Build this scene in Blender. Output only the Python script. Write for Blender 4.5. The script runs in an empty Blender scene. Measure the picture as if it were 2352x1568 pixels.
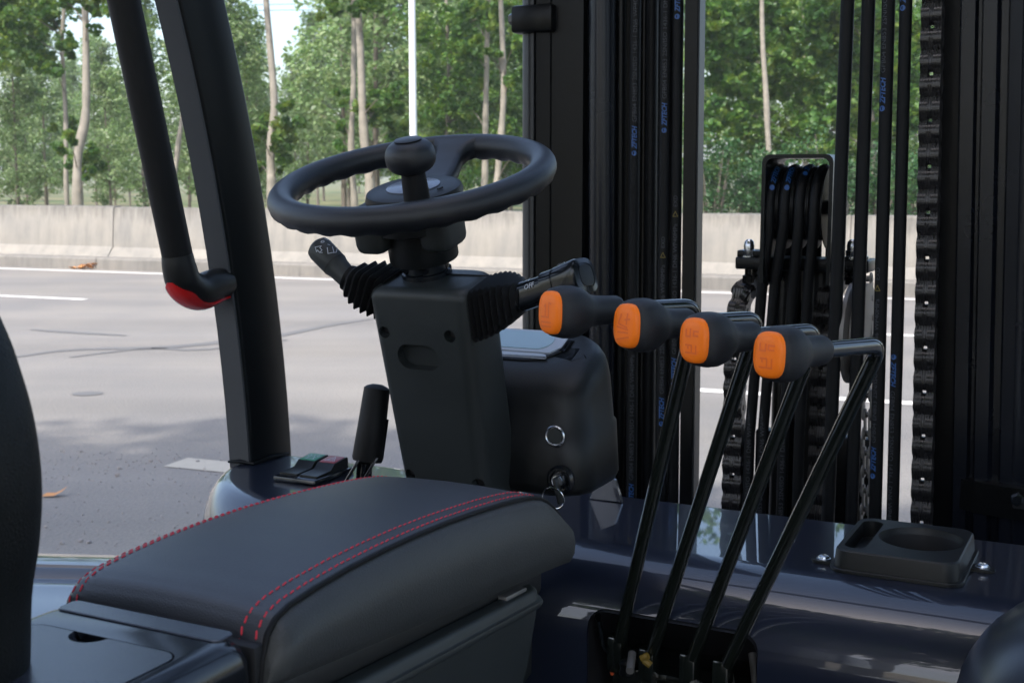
import bpy, bmesh, math, random
from math import sin, cos, pi, atan, radians, sqrt
from mathutils import Vector as V3, Matrix

# ------------------------------------------------------------------ camera, sky, sun, exposure
SC = bpy.context.scene
COL = SC.collection
IW, IH, FPX, EYE = 2352.0, 1568.0, 2900.0, 1.56
TILT = atan(384 / FPX)
cd = bpy.data.cameras.new('camera'); cam = bpy.data.objects.new('camera', cd); COL.objects.link(cam)
cam.location = (0, 0, EYE); cam.rotation_euler = (pi / 2 - TILT, 0, 0)
cd.sensor_width = 36; cd.lens = 36 * FPX / IW; cd.clip_start = 0.02; cd.clip_end = 2000
cd.dof.use_dof = True; cd.dof.focus_distance = 1.25; cd.dof.aperture_fstop = 20
SC.camera = cam
SUN_EL, SUN_AZ = radians(54), radians(213)          # azimuth clockwise from +Y, the side the sun stands on
wd = bpy.data.worlds.new('World'); SC.world = wd; wd.use_nodes = True
nt = wd.node_tree; bg = nt.nodes['Background']
sky = nt.nodes.new('ShaderNodeTexSky'); sky.sky_type = 'NISHITA'; sky.sun_disc = False
sky.sun_elevation = SUN_EL; sky.sun_rotation = SUN_AZ; sky.air_density = 1.0; sky.dust_density = 3.0; sky.ozone_density = 1.0
nt.links.new(sky.outputs[0], bg.inputs[0]); bg.inputs[1].default_value = 0.15
sd = bpy.data.lights.new('sun', 'SUN'); sd.energy = 2.0; sd.angle = radians(0.8); sd.color = (1, .95, .87)
sun = bpy.data.objects.new('sun', sd); COL.objects.link(sun)
SUNDIR = V3((sin(SUN_AZ) * cos(SUN_EL), cos(SUN_AZ) * cos(SUN_EL), sin(SUN_EL)))
sun.location = SUNDIR * 50; sun.rotation_euler = SUNDIR.to_track_quat('Z', 'Y').to_euler()
SC.view_settings.view_transform = 'Standard'; SC.view_settings.look = 'None'
SC.view_settings.gamma = 1; SC.view_settings.use_curve_mapping = False
SC.view_settings.exposure = 1.4
SC.cycles.max_bounces = 8; SC.cycles.volume_bounces = 0; SC.cycles.transparent_max_bounces = 8
SC.cycles.use_denoising = True; SC.cycles.sample_clamp_indirect = 6.0

# ------------------------------------------------------------------ frames and helpers
ANG = radians(26.8)                                  # heading of the truck: it faces to the right of the view axis
R = V3((cos(ANG), -sin(ANG), 0)); F = V3((sin(ANG), cos(ANG), 0)); Z = V3((0, 0, 1)); X = V3((1, 0, 0)); Y = V3((0, 1, 0))
FW = V3((0, cos(TILT), -sin(TILT))); UP = V3((0, sin(TILT), cos(TILT))); EYEP = V3((0, 0, EYE))
def P(r, f, z): return R * r + F * f + Z * z
def ray(px, py): return FW + X * ((px - IW / 2) / FPX) - UP * ((py - IH / 2) / FPX)
def at(px, py, d): return EYEP + ray(px, py) * d
def hit(px, py, n, c):
    q = ray(px, py); return EYEP + q * ((c - EYEP.dot(n)) / q.dot(n))
def pf(px, py, f): return hit(px, py, F, f)
def pr(px, py, r): return hit(px, py, R, r)
def pz(px, py, z): return hit(px, py, Z, z)
random.seed(7)

class MB:
    def __init__(s): s.v = []; s.f = []; s.m = []
    def add(s, vs, fs, mi=0):
        o = len(s.v); s.v += [V3(p) for p in vs]
        for f in fs: s.f.append([i + o for i in f]); s.m.append(mi)
    def box(s, c, sx, sy, sz, ax=(X, Y, Z), bev=0, mi=0, seg=2):
        if bev <= 0:
            vs = [c + ax[0] * (sx / 2 * i) + ax[1] * (sy / 2 * j) + ax[2] * (sz / 2 * k) for k in (-1, 1) for j in (-1, 1) for i in (-1, 1)]
            s.add(vs, [(0, 2, 3, 1), (4, 5, 7, 6), (0, 1, 5, 4), (2, 6, 7, 3), (0, 4, 6, 2), (1, 3, 7, 5)], mi); return
        bm = bmesh.new(); bmesh.ops.create_cube(bm, size=1)
        for v in bm.verts: v.co = V3((v.co.x * sx, v.co.y * sy, v.co.z * sz))
        bmesh.ops.bevel(bm, geom=bm.edges[:], offset=bev, segments=seg, affect='EDGES', profile=.5)
        bm.verts.index_update()
        s.add([c + ax[0] * v.co.x + ax[1] * v.co.y + ax[2] * v.co.z for v in bm.verts], [[v.index for v in f.verts] for f in bm.faces], mi); bm.free()
    def loft(s, rings, cap0=True, cap1=True, closed=True, mi=0, wrap=False):
        n = len(rings[0]); o = []
        for r_ in rings: o += r_
        fs = []; m = len(rings)
        for i in range(m if wrap else m - 1):
            a = i * n; b = ((i + 1) % m) * n
            for j in range(n if closed else n - 1):
                k = (j + 1) % n; fs.append((a + j, a + k, b + k, b + j))
        s.add(o, fs, mi)
        if cap0 and not wrap: s.add(rings[0], [list(range(n))[::-1]], mi)
        if cap1 and not wrap: s.add(rings[-1], [list(range(n))], mi)
    def tube(s, path, rad, n=12, cap=True, mi=0, wrap=False, flat=1.0, upv=None):
        path = [V3(p) for p in path]; m = len(path); rad = rad if isinstance(rad, (list, tuple)) else [rad] * m
        rings = []; u = None
        for i in range(m):
            if wrap: t = path[(i + 1) % m] - path[i - 1]
            else: t = path[min(i + 1, m - 1)] - path[max(i - 1, 0)]
            t.normalize()
            if u is None:
                u = upv if upv else (Z if abs(t.z) < .9 else X)
            u = (u - t * u.dot(t)).normalized(); w = t.cross(u)
            rings.append([path[i] + (u * cos(2 * pi * j / n) + w * (sin(2 * pi * j / n) * flat)) * rad[i] for j in range(n)])
        s.loft(rings, cap, cap, True, mi, wrap)
    def lathe(s, prof, o, ax, n=24, mi=0, cap=True, sq=None):
        ax = ax.normalized(); u = (Z if abs(ax.z) < .9 else X); u = (u - ax * u.dot(ax)).normalized(); w = ax.cross(u)
        rings = []
        for r_, h in prof:
            ring = []
            for j in range(n):
                a = 2 * pi * j / n; c, d = cos(a), sin(a); k = 1
                if sq: k = 1 / (abs(c) ** sq + abs(d) ** sq) ** (1 / sq)
                ring.append(o + ax * h + (u * c + w * d) * (r_ * k))
            rings.append(ring)
        s.loft(rings, cap, cap, True, mi)
    def prism(s, poly, o, a, b, n, h, mi=0, bev=0):
        r0 = [o + a * x + b * y for x, y in poly]; rings = [r0]
        if bev:
            cx = sum(p[0] for p in poly) / len(poly); cy = sum(p[1] for p in poly) / len(poly)
            rings.append([q + n * (h - bev) for q in r0])
            k = [(x - bev * (1 if x > cx else -1) * min(1, abs(x - cx) / (bev * 2 + 1e-9)), y - bev * (1 if y > cy else -1) * min(1, abs(y - cy) / (bev * 2 + 1e-9))) for x, y in poly]
            rings.append([o + a * x + b * y + n * h for x, y in k])
        else: rings.append([q + n * h for q in r0])
        s.loft(rings, mi=mi)

def rr(hw, hh, rad, seg=5, cx=0, cy=0):
    pts = []
    for qx, qy, a0 in ((1, 1, 0), (-1, 1, pi / 2), (-1, -1, pi), (1, -1, 3 * pi / 2)):
        for i in range(seg + 1):
            a = a0 + pi / 2 * i / seg
            pts.append((cx + qx * (hw - rad) + rad * cos(a), cy + qy * (hh - rad) + rad * sin(a)))
    return pts
def bez(pts, n):
    out = []
    def cr(p0, p1, p2, p3, t):
        return 0.5 * ((2 * p1) + (p2 - p0) * t + (2 * p0 - 5 * p1 + 4 * p2 - p3) * t * t + (3 * p1 - p0 - 3 * p2 + p3) * t ** 3)
    pts = [V3(p) for p in pts]; q = [pts[0] * 2 - pts[1]] + pts + [pts[-1] * 2 - pts[-2]]
    for i in range(len(pts) - 1):
        for k in range(n): out.append(cr(q[i], q[i + 1], q[i + 2], q[i + 3], k / n))
    out.append(pts[-1]); return out
def bendpath(a, b, c, rad, n=7):
    d1 = (a - b).normalized(); d2 = (c - b).normalized(); p1 = b + d1 * rad; p2 = b + d2 * rad
    return [a] + [p1 * (1 - t) ** 2 + b * 2 * t * (1 - t) + p2 * t * t for t in [i / n for i in range(n + 1)]] + [c]

def wloc(o):
    w = V3((0, 0, 0))
    while o: w += o.location; o = o.parent
    return w
def obj(name, mb, mats, parent=None, ang=38, origin=None, smooth=True):
    me = bpy.data.meshes.new(name); vs = mb.v
    lo = V3([min(v[i] for v in vs) for i in range(3)]); hi = V3([max(v[i] for v in vs) for i in range(3)])
    c = V3(origin) if origin is not None else (lo + hi) / 2
    me.from_pydata([v - c for v in vs], [], mb.f)
    for m in (mats if isinstance(mats, (list, tuple)) else [mats]): me.materials.append(m)
    me.polygons.foreach_set('material_index', mb.m)
    bm = bmesh.new(); bm.from_mesh(me); bmesh.ops.recalc_face_normals(bm, faces=bm.faces[:]); bm.to_mesh(me); bm.free()
    if smooth:
        me.polygons.foreach_set('use_smooth', [True] * len(me.polygons)); me.set_sharp_from_angle(angle=radians(ang))
    me.update()
    o = bpy.data.objects.new(name, me); COL.objects.link(o); o.location = c - wloc(parent)
    if parent: o.parent = parent
    return o
def empty(name, loc):
    o = bpy.data.objects.new(name, None); COL.objects.link(o); o.location = loc; o.empty_display_size = .1; return o
def tag(o, label=None, cat=None, group=None, kind=None):
    if label: o['label'] = label
    if cat: o['category'] = cat
    if group: o['group'] = group
    if kind: o['kind'] = kind
    return o
def copy_tree(o, parent=None):
    c = o.copy(); COL.objects.link(c)
    if parent: c.parent = parent
    for ch in list(o.children): copy_tree(ch, c)
    return c
def carve(o, mb):
    tmp = obj('cutter', mb, [], None)
    for q in (o, tmp):
        bm = bmesh.new(); bm.from_mesh(q.data); bmesh.ops.remove_doubles(bm, verts=bm.verts[:], dist=2e-6); bmesh.ops.recalc_face_normals(bm, faces=bm.faces[:]); bm.to_mesh(q.data); bm.free()
    md = o.modifiers.new('b', 'BOOLEAN'); md.operation = 'DIFFERENCE'; md.solver = 'EXACT'; md.object = tmp
    bpy.context.view_layer.update()
    dg = bpy.context.evaluated_depsgraph_get(); me = bpy.data.meshes.new_from_object(o.evaluated_get(dg))
    o.modifiers.clear(); old = o.data; o.data = me; me.name = o.name
    me.polygons.foreach_set('use_smooth', [True] * len(me.polygons)); me.set_sharp_from_angle(angle=radians(32))
    bpy.data.objects.remove(tmp)

# ------------------------------------------------------------------ materials
def mat(name, col, rough=.5, metal=0, coat=0, coat_r=.05, bump=0, bscale=400, var=0, vscale=8, spec=.5, kind='noise', rvar=0, emit=None):
    m = bpy.data.materials.new(name); m.use_nodes = True; t = m.node_tree; b = t.nodes['Principled BSDF']
    b.inputs['Base Color'].default_value = (*col, 1); b.inputs['Roughness'].default_value = rough; b.inputs['Metallic'].default_value = metal
    b.inputs['Coat Weight'].default_value = coat; b.inputs['Coat Roughness'].default_value = coat_r; b.inputs['Specular IOR Level'].default_value = spec
    tc = t.nodes.new('ShaderNodeTexCoord')
    if var:
        n = t.nodes.new('ShaderNodeTexNoise'); n.inputs['Scale'].default_value = vscale; n.inputs['Detail'].default_value = 6
        t.links.new(tc.outputs['Object'], n.inputs['Vector'])
        mx = t.nodes.new('ShaderNodeMixRGB'); mx.inputs[1].default_value = (*[c * (1 - var) for c in col], 1); mx.inputs[2].default_value = (*[min(1, c * (1 + var)) for c in col], 1)
        t.links.new(n.outputs[0], mx.inputs[0]); t.links.new(mx.outputs[0], b.inputs['Base Color'])
        if rvar:
            mr = t.nodes.new('ShaderNodeMapRange'); mr.inputs[3].default_value = rough - rvar; mr.inputs[4].default_value = rough + rvar
            t.links.new(n.outputs[0], mr.inputs[0]); t.links.new(mr.outputs[0], b.inputs['Roughness'])
    if bump:
        if kind == 'voro':
            n2 = t.nodes.new('ShaderNodeTexVoronoi'); n2.feature = 'DISTANCE_TO_EDGE'
        else:
            n2 = t.nodes.new('ShaderNodeTexNoise'); n2.inputs['Detail'].default_value = 3
        n2.inputs['Scale'].default_value = bscale; t.links.new(tc.outputs['Object'], n2.inputs['Vector'])
        bp = t.nodes.new('ShaderNodeBump'); bp.inputs['Strength'].default_value = bump; bp.inputs['Distance'].default_value = .0006
        t.links.new(n2.outputs[0], bp.inputs['Height']); t.links.new(bp.outputs[0], b.inputs['Normal'])
    return m
M = {}
M['plastic'] = mat('black moulded plastic', (.0065, .0075, .0080), .40, bump=.35, bscale=1400, var=.25, vscale=30, rvar=.06, spec=.3)
M['plastic2'] = mat('charcoal moulded plastic', (.022, .0262, .0265), .42, bump=.4, bscale=1400, var=.2, vscale=20, rvar=.05, spec=.35)
M['lid'] = mat('satin console plastic', (.024, .029, .041), .26, bump=.25, bscale=900, var=.15, vscale=25, spec=.8)
M['gloss'] = mat('black gloss plastic', (.006, .0075, .010), .16, bump=.04, bscale=300)
M['rubber'] = mat('black rubber', (.006, .006, .0065), .55, bump=.3, bscale=900, var=.3, vscale=40, spec=.22)
M['grip'] = mat('soft knob rubber', (.012, .0135, .0165), .5, bump=.6, bscale=1300, var=.15, vscale=60, spec=.35)
M['foam'] = mat('steering wheel foam', (.0065, .0078, .0105), .40, bump=.5, bscale=1500, var=.2, vscale=30, rvar=.05, spec=.45)
M['hose'] = mat('hydraulic hose rubber', (.0035, .004, .0048), .5, bump=.3, bscale=700, var=.3, vscale=15, spec=.15)
M['blackpaint'] = mat('black gloss enamel', (.006, .008, .006), .2, coat=.6, bump=.1, bscale=90)
M['post'] = mat('black satin paint', (.003, .0045, .0055), .30, bump=.25, bscale=700, var=.1, vscale=14, spec=.22)
M['mast'] = mat('mast steel black paint', (.0022, .0026, .003), .32, bump=.25, bscale=160, var=.3, vscale=10, rvar=.06, spec=.16)
M['lit_rail'] = mat('sky lit rail paint', (.017, .0185, .020), .4, var=.2, vscale=20, bump=.2, bscale=200, spec=.4)  # mast paint made greyer: light on the exposed rail faces put into colour
M['strip'] = mat('sky lit leg paint', (.042, .046, .052), .5, var=.1, vscale=12, bump=.2, bscale=700, spec=.4)  # leg paint made lighter: sky light on the rear face put into colour
M['mastblue'] = mat('mast steel blue black paint', (.004, .0055, .0095), .26, bump=.2, bscale=120, var=.3, vscale=10, rvar=.06, spec=.25)
M['cowl'] = mat('blue black car paint', (.009, .0125, .025), .30, coat=1, coat_r=.02, bump=.05, bscale=14, spec=.3)
M['hood'] = mat('blue grey hood paint', (.018, .023, .036), .3, coat=1, coat_r=.06, bump=.1, bscale=30)
M['leather'] = mat('black leather', (.031, .0335, .040), .44, bump=.35, bscale=620, kind='voro', var=.1, vscale=30, spec=.6)
M['vinyl'] = mat('grey side vinyl', (.036, .0382, .038), .48, bump=.6, bscale=480, kind='voro', var=.14, vscale=25, spec=.4)
M['seat'] = mat('black seat vinyl', (.005, .0062, .0062), .55, bump=.8, bscale=420, kind='voro', var=.2, vscale=20, spec=.22)
M['thread'] = mat('red thread', (.58, .02, .04), .55)
M['orange'] = mat('orange plastic', (.95, .19, .008), .40, var=.06, vscale=60, bump=.15, bscale=900, spec=.3)
M['orange2'] = mat('orange moulded symbol', (.80, .125, .005), .45)  # the cap's orange darkened: relief shade of the symbols put into colour
M['red'] = mat('red gloss plastic', (.52, .012, .012), .25, coat=.4)
M['chain'] = mat('oiled chain steel', (.016, .015, .0155), .33, metal=.2, var=.4, vscale=50, rvar=.1, bump=.2, bscale=300, spec=.6)
M['zinc'] = mat('zinc plated steel', (.55, .58, .62), .25, metal=1, var=.1, vscale=200)
M['steel'] = mat('worn grey steel', (.20, .19, .18), .5, metal=.6, var=.25, vscale=40, bump=.3, bscale=200)
M['chrome'] = mat('chrome', (.8, .8, .82), .12, metal=1)
M['blue'] = mat('blue print', (.010, .062, .21), .5)
M['greyprint'] = mat('grey print', (.030, .034, .042), .6)
M['yellowprint'] = mat('yellow print', (.13, .095, .012), .6)
M['whiteprint'] = mat('white print', (.36, .38, .42), .5)
M['green_btn'] = mat('green switch cap', (.01, .16, .085), .4)
M['red_btn'] = mat('red switch cap', (.20, .012, .016), .4)
M['bezel'] = mat('silver display bezel', (.42, .46, .52), .45, spec=.3)
M['lcd'] = mat('display glass', (.34, .47, .54), .22, spec=.4)
M['side'] = mat('dark blue side shell', (.0095, .0125, .022), .36, coat=.5, coat_r=.22, bump=.2, bscale=300, var=.2, vscale=12, spec=.3)
M['panel'] = mat('grey blue display panel', (.075, .088, .115), .5, spec=.3)
M['yellow'] = mat('yellow connector', (.22, .14, .02), .5)
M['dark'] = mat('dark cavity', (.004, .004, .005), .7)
M['beige'] = mat('raw underside', (.25, .2, .17), .6)

def road_mat():
    m = bpy.data.materials.new('sun bleached asphalt'); m.use_nodes = True; t = m.node_tree; b = t.nodes['Principled BSDF']
    tc = t.nodes.new('ShaderNodeTexCoord'); L = t.links.new
    mp = t.nodes.new('ShaderNodeMapping'); mp.inputs['Rotation'].default_value = (0, 0, radians(-158.8)); mp.inputs['Scale'].default_value = (.06, 1, 1)
    L(tc.outputs['Object'], mp.inputs[0])
    n1 = t.nodes.new('ShaderNodeTexNoise'); n1.inputs['Scale'].default_value = 1.1; n1.inputs['Detail'].default_value = 5; L(mp.outputs[0], n1.inputs['Vector'])
    n2 = t.nodes.new('ShaderNodeTexNoise'); n2.inputs['Scale'].default_value = 55; n2.inputs['Detail'].default_value = 8; n2.inputs['Roughness'].default_value = .75; L(tc.outputs['Object'], n2.inputs['Vector'])
    n3 = t.nodes.new('ShaderNodeTexVoronoi'); n3.inputs['Scale'].default_value = 70; L(tc.outputs['Object'], n3.inputs['Vector'])
    n4 = t.nodes.new('ShaderNodeTexNoise'); n4.inputs['Scale'].default_value = .5; n4.inputs['Detail'].default_value = 6; L(tc.outputs['Object'], n4.inputs['Vector'])
    r1 = t.nodes.new('ShaderNodeValToRGB'); r1.color_ramp.elements[0].position = .3; r1.color_ramp.elements[1].position = .72
    r1.color_ramp.elements[0].color = (.188, .177, .162, 1); r1.color_ramp.elements[1].color = (.240, .227, .210, 1); L(n1.outputs[0], r1.inputs[0])
    r2 = t.nodes.new('ShaderNodeValToRGB'); r2.color_ramp.elements[0].position = .3; r2.color_ramp.elements[1].position = .75
    r2.color_ramp.elements[0].color = (.72, .72, .73, 1); r2.color_ramp.elements[1].color = (1.22, 1.21, 1.19, 1); L(n2.outputs[0], r2.inputs[0])
    mx = t.nodes.new('ShaderNodeMixRGB'); mx.blend_type = 'MULTIPLY'; mx.inputs[0].default_value = .85; L(r1.outputs[0], mx.inputs[1]); L(r2.outputs[0], mx.inputs[2])
    r4 = t.nodes.new('ShaderNodeValToRGB'); r4.color_ramp.elements[0].position = .35; r4.color_ramp.elements[1].position = .65
    r4.color_ramp.elements[0].color = (.86, .87, .9, 1); r4.color_ramp.elements[1].color = (1.1, 1.08, 1.05, 1); L(n4.outputs[0], r4.inputs[0])
    mx2 = t.nodes.new('ShaderNodeMixRGB'); mx2.blend_type = 'MULTIPLY'; mx2.inputs[0].default_value = 1; L(mx.outputs[0], mx2.inputs[1]); L(r4.outputs[0], mx2.inputs[2])
    L(mx2.outputs[0], b.inputs['Base Color']); b.inputs['Roughness'].default_value = .75
    bp = t.nodes.new('ShaderNodeBump'); bp.inputs['Strength'].default_value = .5; bp.inputs['Distance'].default_value = .006; L(n3.outputs[0], bp.inputs['Height']); L(bp.outputs[0], b.inputs['Normal'])
    return m
def concrete_mat(name, c1, streak, top=None):
    m = bpy.data.materials.new(name); m.use_nodes = True; t = m.node_tree; b = t.nodes['Principled BSDF']; L = t.links.new
    tc = t.nodes.new('ShaderNodeTexCoord'); mp = t.nodes.new('ShaderNodeMapping'); mp.inputs['Scale'].default_value = (3.2, 3.2, .5)
    L(tc.outputs['Object'], mp.inputs[0])
    n1 = t.nodes.new('ShaderNodeTexNoise'); n1.inputs['Scale'].default_value = 2.0; n1.inputs['Detail'].default_value = 9; n1.inputs['Roughness'].default_value = .7; L(mp.outputs[0], n1.inputs['Vector'])
    n2 = t.nodes.new('ShaderNodeTexNoise'); n2.inputs['Scale'].default_value = 1.6; n2.inputs['Detail'].default_value = 10; n2.inputs['Roughness'].default_value = .7; L(tc.outputs['Object'], n2.inputs['Vector'])
    r1 = t.nodes.new('ShaderNodeValToRGB'); r1.color_ramp.elements[0].position = .30; r1.color_ramp.elements[1].position = .58
    r1.color_ramp.elements[0].color = (*streak, 1); r1.color_ramp.elements[1].color = (*c1, 1); L(n1.outputs[0], r1.inputs[0])
    r2 = t.nodes.new('ShaderNodeValToRGB'); r2.color_ramp.elements[0].position = .35; r2.color_ramp.elements[1].position = .68
    r2.color_ramp.elements[0].color = (.84, .85, .86, 1); r2.color_ramp.elements[1].color = (1.06, 1.04, 1.0, 1); L(n2.outputs[0], r2.inputs[0])
    mx = t.nodes.new('ShaderNodeMixRGB'); mx.blend_type = 'MULTIPLY'; mx.inputs[0].default_value = 1; L(r1.outputs[0], mx.inputs[1]); L(r2.outputs[0], mx.inputs[2])
    last = mx
    if top is not None:                               # rain dirt running down from the coping
        sp = t.nodes.new('ShaderNodeSeparateXYZ'); L(tc.outputs['Object'], sp.inputs[0])
        mp3 = t.nodes.new('ShaderNodeMapping'); mp3.inputs['Scale'].default_value = (5, 5, .12); L(tc.outputs['Object'], mp3.inputs[0])
        n3 = t.nodes.new('ShaderNodeTexNoise'); n3.inputs['Scale'].default_value = 2.5; n3.inputs['Detail'].default_value = 7; n3.inputs['Roughness'].default_value = .75; L(mp3.outputs[0], n3.inputs['Vector'])
        mr = t.nodes.new('ShaderNodeMapRange'); mr.inputs[1].default_value = top - .55; mr.inputs[2].default_value = top; mr.inputs[3].default_value = -.32; mr.inputs[4].default_value = .18; L(sp.outputs[2], mr.inputs[0])
        ad = t.nodes.new('ShaderNodeMath'); ad.operation = 'ADD'; L(mr.outputs[0], ad.inputs[0]); L(n3.outputs[0], ad.inputs[1])
        r3 = t.nodes.new('ShaderNodeValToRGB'); r3.color_ramp.elements[0].position = .46; r3.color_ramp.elements[1].position = .78; r3.color_ramp.elements[0].color = (1, 1, 1, 1); r3.color_ramp.elements[1].color = (.50, .50, .49, 1); L(ad.outputs[0], r3.inputs[0])
        m3 = t.nodes.new('ShaderNodeMixRGB'); m3.blend_type = 'MULTIPLY'; m3.inputs[0].default_value = 1; L(mx.outputs[0], m3.inputs[1]); L(r3.outputs[0], m3.inputs[2]); last = m3
    L(last.outputs[0], b.inputs['Base Color']); b.inputs['Roughness'].default_value = .85
    bp = t.nodes.new('ShaderNodeBump'); bp.inputs['Strength'].default_value = .3; bp.inputs['Distance'].default_value = .01; L(n2.outputs[0], bp.inputs['Height']); L(bp.outputs[0], b.inputs['Normal'])
    return m
def leaf_mat(name, ca, cb, cc, trans=.35):
    m = bpy.data.materials.new(name); m.use_nodes = True; t = m.node_tree; L = t.links.new; b = t.nodes['Principled BSDF']; out = t.nodes['Material Output']
    tc = t.nodes.new('ShaderNodeTexCoord'); oi = t.nodes.new('ShaderNodeObjectInfo')
    n = t.nodes.new('ShaderNodeTexNoise'); n.inputs['Scale'].default_value = 2.3; n.inputs['Detail'].default_value = 9; n.inputs['Roughness'].default_value = .8; L(tc.outputs['Object'], n.inputs['Vector'])
    rp = t.nodes.new('ShaderNodeValToRGB'); e = rp.color_ramp.elements; e[0].position = .34; e[0].color = (*ca, 1); e[1].position = .68; e[1].color = (*cc, 1)
    k = e.new(.5); k.color = (*cb, 1); L(n.outputs[0], rp.inputs[0])
    hs = t.nodes.new('ShaderNodeHueSaturation'); mr = t.nodes.new('ShaderNodeMapRange'); mr.inputs[3].default_value = .82; mr.inputs[4].default_value = 1.2
    L(oi.outputs['Random'], mr.inputs[0]); L(mr.outputs[0], hs.inputs['Value']); L(rp.outputs[0], hs.inputs['Color'])
    L(hs.outputs[0], b.inputs['Base Color']); b.inputs['Roughness'].default_value = .42
    tr = t.nodes.new('ShaderNodeBsdfTranslucent'); hs2 = t.nodes.new('ShaderNodeHueSaturation'); hs2.inputs['Hue'].default_value = .475; hs2.inputs['Value'].default_value = 1.5; hs2.inputs['Saturation'].default_value = 1.1
    L(hs.outputs[0], hs2.inputs['Color']); L(hs2.outputs[0], tr.inputs[0])
    ms = t.nodes.new('ShaderNodeMixShader'); ms.inputs[0].default_value = trans; L(b.outputs[0], ms.inputs[1]); L(tr.outputs[0], ms.inputs[2]); L(ms.outputs[0], out.inputs[0])
    return m
def ground_mat():
    m = bpy.data.materials.new('dry grassy soil'); m.use_nodes = True; t = m.node_tree; L = t.links.new; b = t.nodes['Principled BSDF']
    tc = t.nodes.new('ShaderNodeTexCoord'); n = t.nodes.new('ShaderNodeTexNoise'); n.inputs['Scale'].default_value = .35; n.inputs['Detail'].default_value = 9; n.inputs['Roughness'].default_value = .7; L(tc.outputs['Object'], n.inputs['Vector'])
    rp = t.nodes.new('ShaderNodeValToRGB'); e = rp.color_ramp.elements; e[0].position = .4; e[0].color = (.06, .11, .025, 1); e[1].position = .62; e[1].color = (.21, .17, .09, 1)
    L(n.outputs[0], rp.inputs[0]); L(rp.outputs[0], b.inputs['Base Color']); b.inputs['Roughness'].default_value = .9
    return m
M['road'] = road_mat(); M['ground'] = ground_mat()
M['wall'] = concrete_mat('weathered concrete', (.262, .248, .224), (.205, .196, .180), .52)
M['kerb'] = concrete_mat('dirty kerb concrete', (.21, .198, .18), (.14, .134, .124))
M['marking'] = mat('worn white road paint', (.72, .70, .66), .7, var=.12, vscale=6)
M['oldmarking'] = mat('faded road paint', (.42, .39, .33), .8, var=.15, vscale=9)
M['dark_road'] = mat('dark road mark', (.138, .134, .131), .6, var=.2, vscale=3)
M['bark'] = mat('pale smooth bark', (.25, .225, .185), .85, bump=.6, bscale=14, var=.5, vscale=5)
M['bark2'] = mat('grey thin bark', (.16, .135, .11), .9, var=.3, vscale=8)
M['pole'] = mat('white lamp post paint', (.80, .82, .84), .35)
M['poplar'] = leaf_mat('poplar leaf', (.045, .105, .030), (.150, .25, .085), (.42, .48, .28), .38)
M['broad'] = leaf_mat('broad leaf', (.020, .068, .015), (.068, .165, .028), (.31, .39, .078), .40)
M['bush'] = leaf_mat('bush leaf', (.020, .068, .020), (.036, .11, .03), (.10, .19, .05), .28)
M['dryleaf'] = mat('dry orange leaf', (.50, .24, .09), .7, var=.3, vscale=30)
M['stone'] = mat('pale stone', (.27, .25, .24), .8, var=.3, vscale=60)
# ================================================================== the road, the ground, the barrier
DD = V3((-.932, .361, 0)).normalized(); NN = V3((.361, .932, 0)).normalized()
def Q(d, n, z): return DD * d + NN * n + Z * z
def sheet(name, d0, d1, n0, n1, z, m, kind='structure', cuts=1):
    mb = MB(); vs = []; fs = []
    for i in range(cuts + 1):
        d = d0 + (d1 - d0) * i / cuts; vs += [Q(d, n0, z), Q(d, n1, z)]
        if i: fs.append((2 * i - 2, 2 * i, 2 * i + 1, 2 * i - 1))
    mb.add(vs, fs); o = obj(name, mb, m, smooth=False); return tag(o, kind=kind)
sheet('ground', -500, 500, -500, 600, -.006, M['ground'])
sheet('road', -300, 300, -9, 17.2, 0, M['road'])
sheet('edge_line', -120, 150, 16.47, 16.63, .004, M['marking'])
for k in range(-4, 6): sheet('lane_line', 10.69 + 15 * k, 16.69 + 15 * k, 12.70, 12.84, .004, M['marking'])
for k in range(-4, 5): sheet('lane_line', 2.6 + 15 * k, -3.4 + 15 * k, 8.88, 9.02, .004, M['marking'])
for k in range(-2, 3): sheet('lane_line', 4.15 + 15 * k, -1.9 + 15 * k, 5.52, 5.74, .004, M['oldmarking'])
def ribbon(name, pxs, w):  # narrow ribbon, slightly darker than the asphalt around it
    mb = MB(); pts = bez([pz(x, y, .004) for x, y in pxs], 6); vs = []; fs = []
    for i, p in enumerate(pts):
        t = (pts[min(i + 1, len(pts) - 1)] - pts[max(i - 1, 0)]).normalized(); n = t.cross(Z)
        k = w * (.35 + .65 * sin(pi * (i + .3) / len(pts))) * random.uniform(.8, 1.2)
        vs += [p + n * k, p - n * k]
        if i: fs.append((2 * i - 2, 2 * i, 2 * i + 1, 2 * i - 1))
    mb.add(vs, fs); tag(obj(name, mb, M['dark_road'], smooth=False), kind='structure')
ribbon('dark_ribbon', [(30, 820), (130, 806), (230, 800), (340, 799), (430, 793), (500, 786), (640, 770), (760, 746), (880, 728)], .09)
ribbon('dark_ribbon', [(70, 756), (150, 762), (290, 770)], .06)
ribbon('dark_ribbon', [(160, 820), (270, 806), (350, 799), (440, 803), (520, 797), (660, 780)], .05)
mb = MB(); c = pz(201, 903, .004); mb.add([c + X * (.11 * cos(a)) + Y * (.09 * sin(a)) for a in [2 * pi * i / 24 for i in range(24)]], [list(range(24))]); tag(obj('oil_spot', mb, M['dark_road'], smooth=False), kind='structure')

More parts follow.
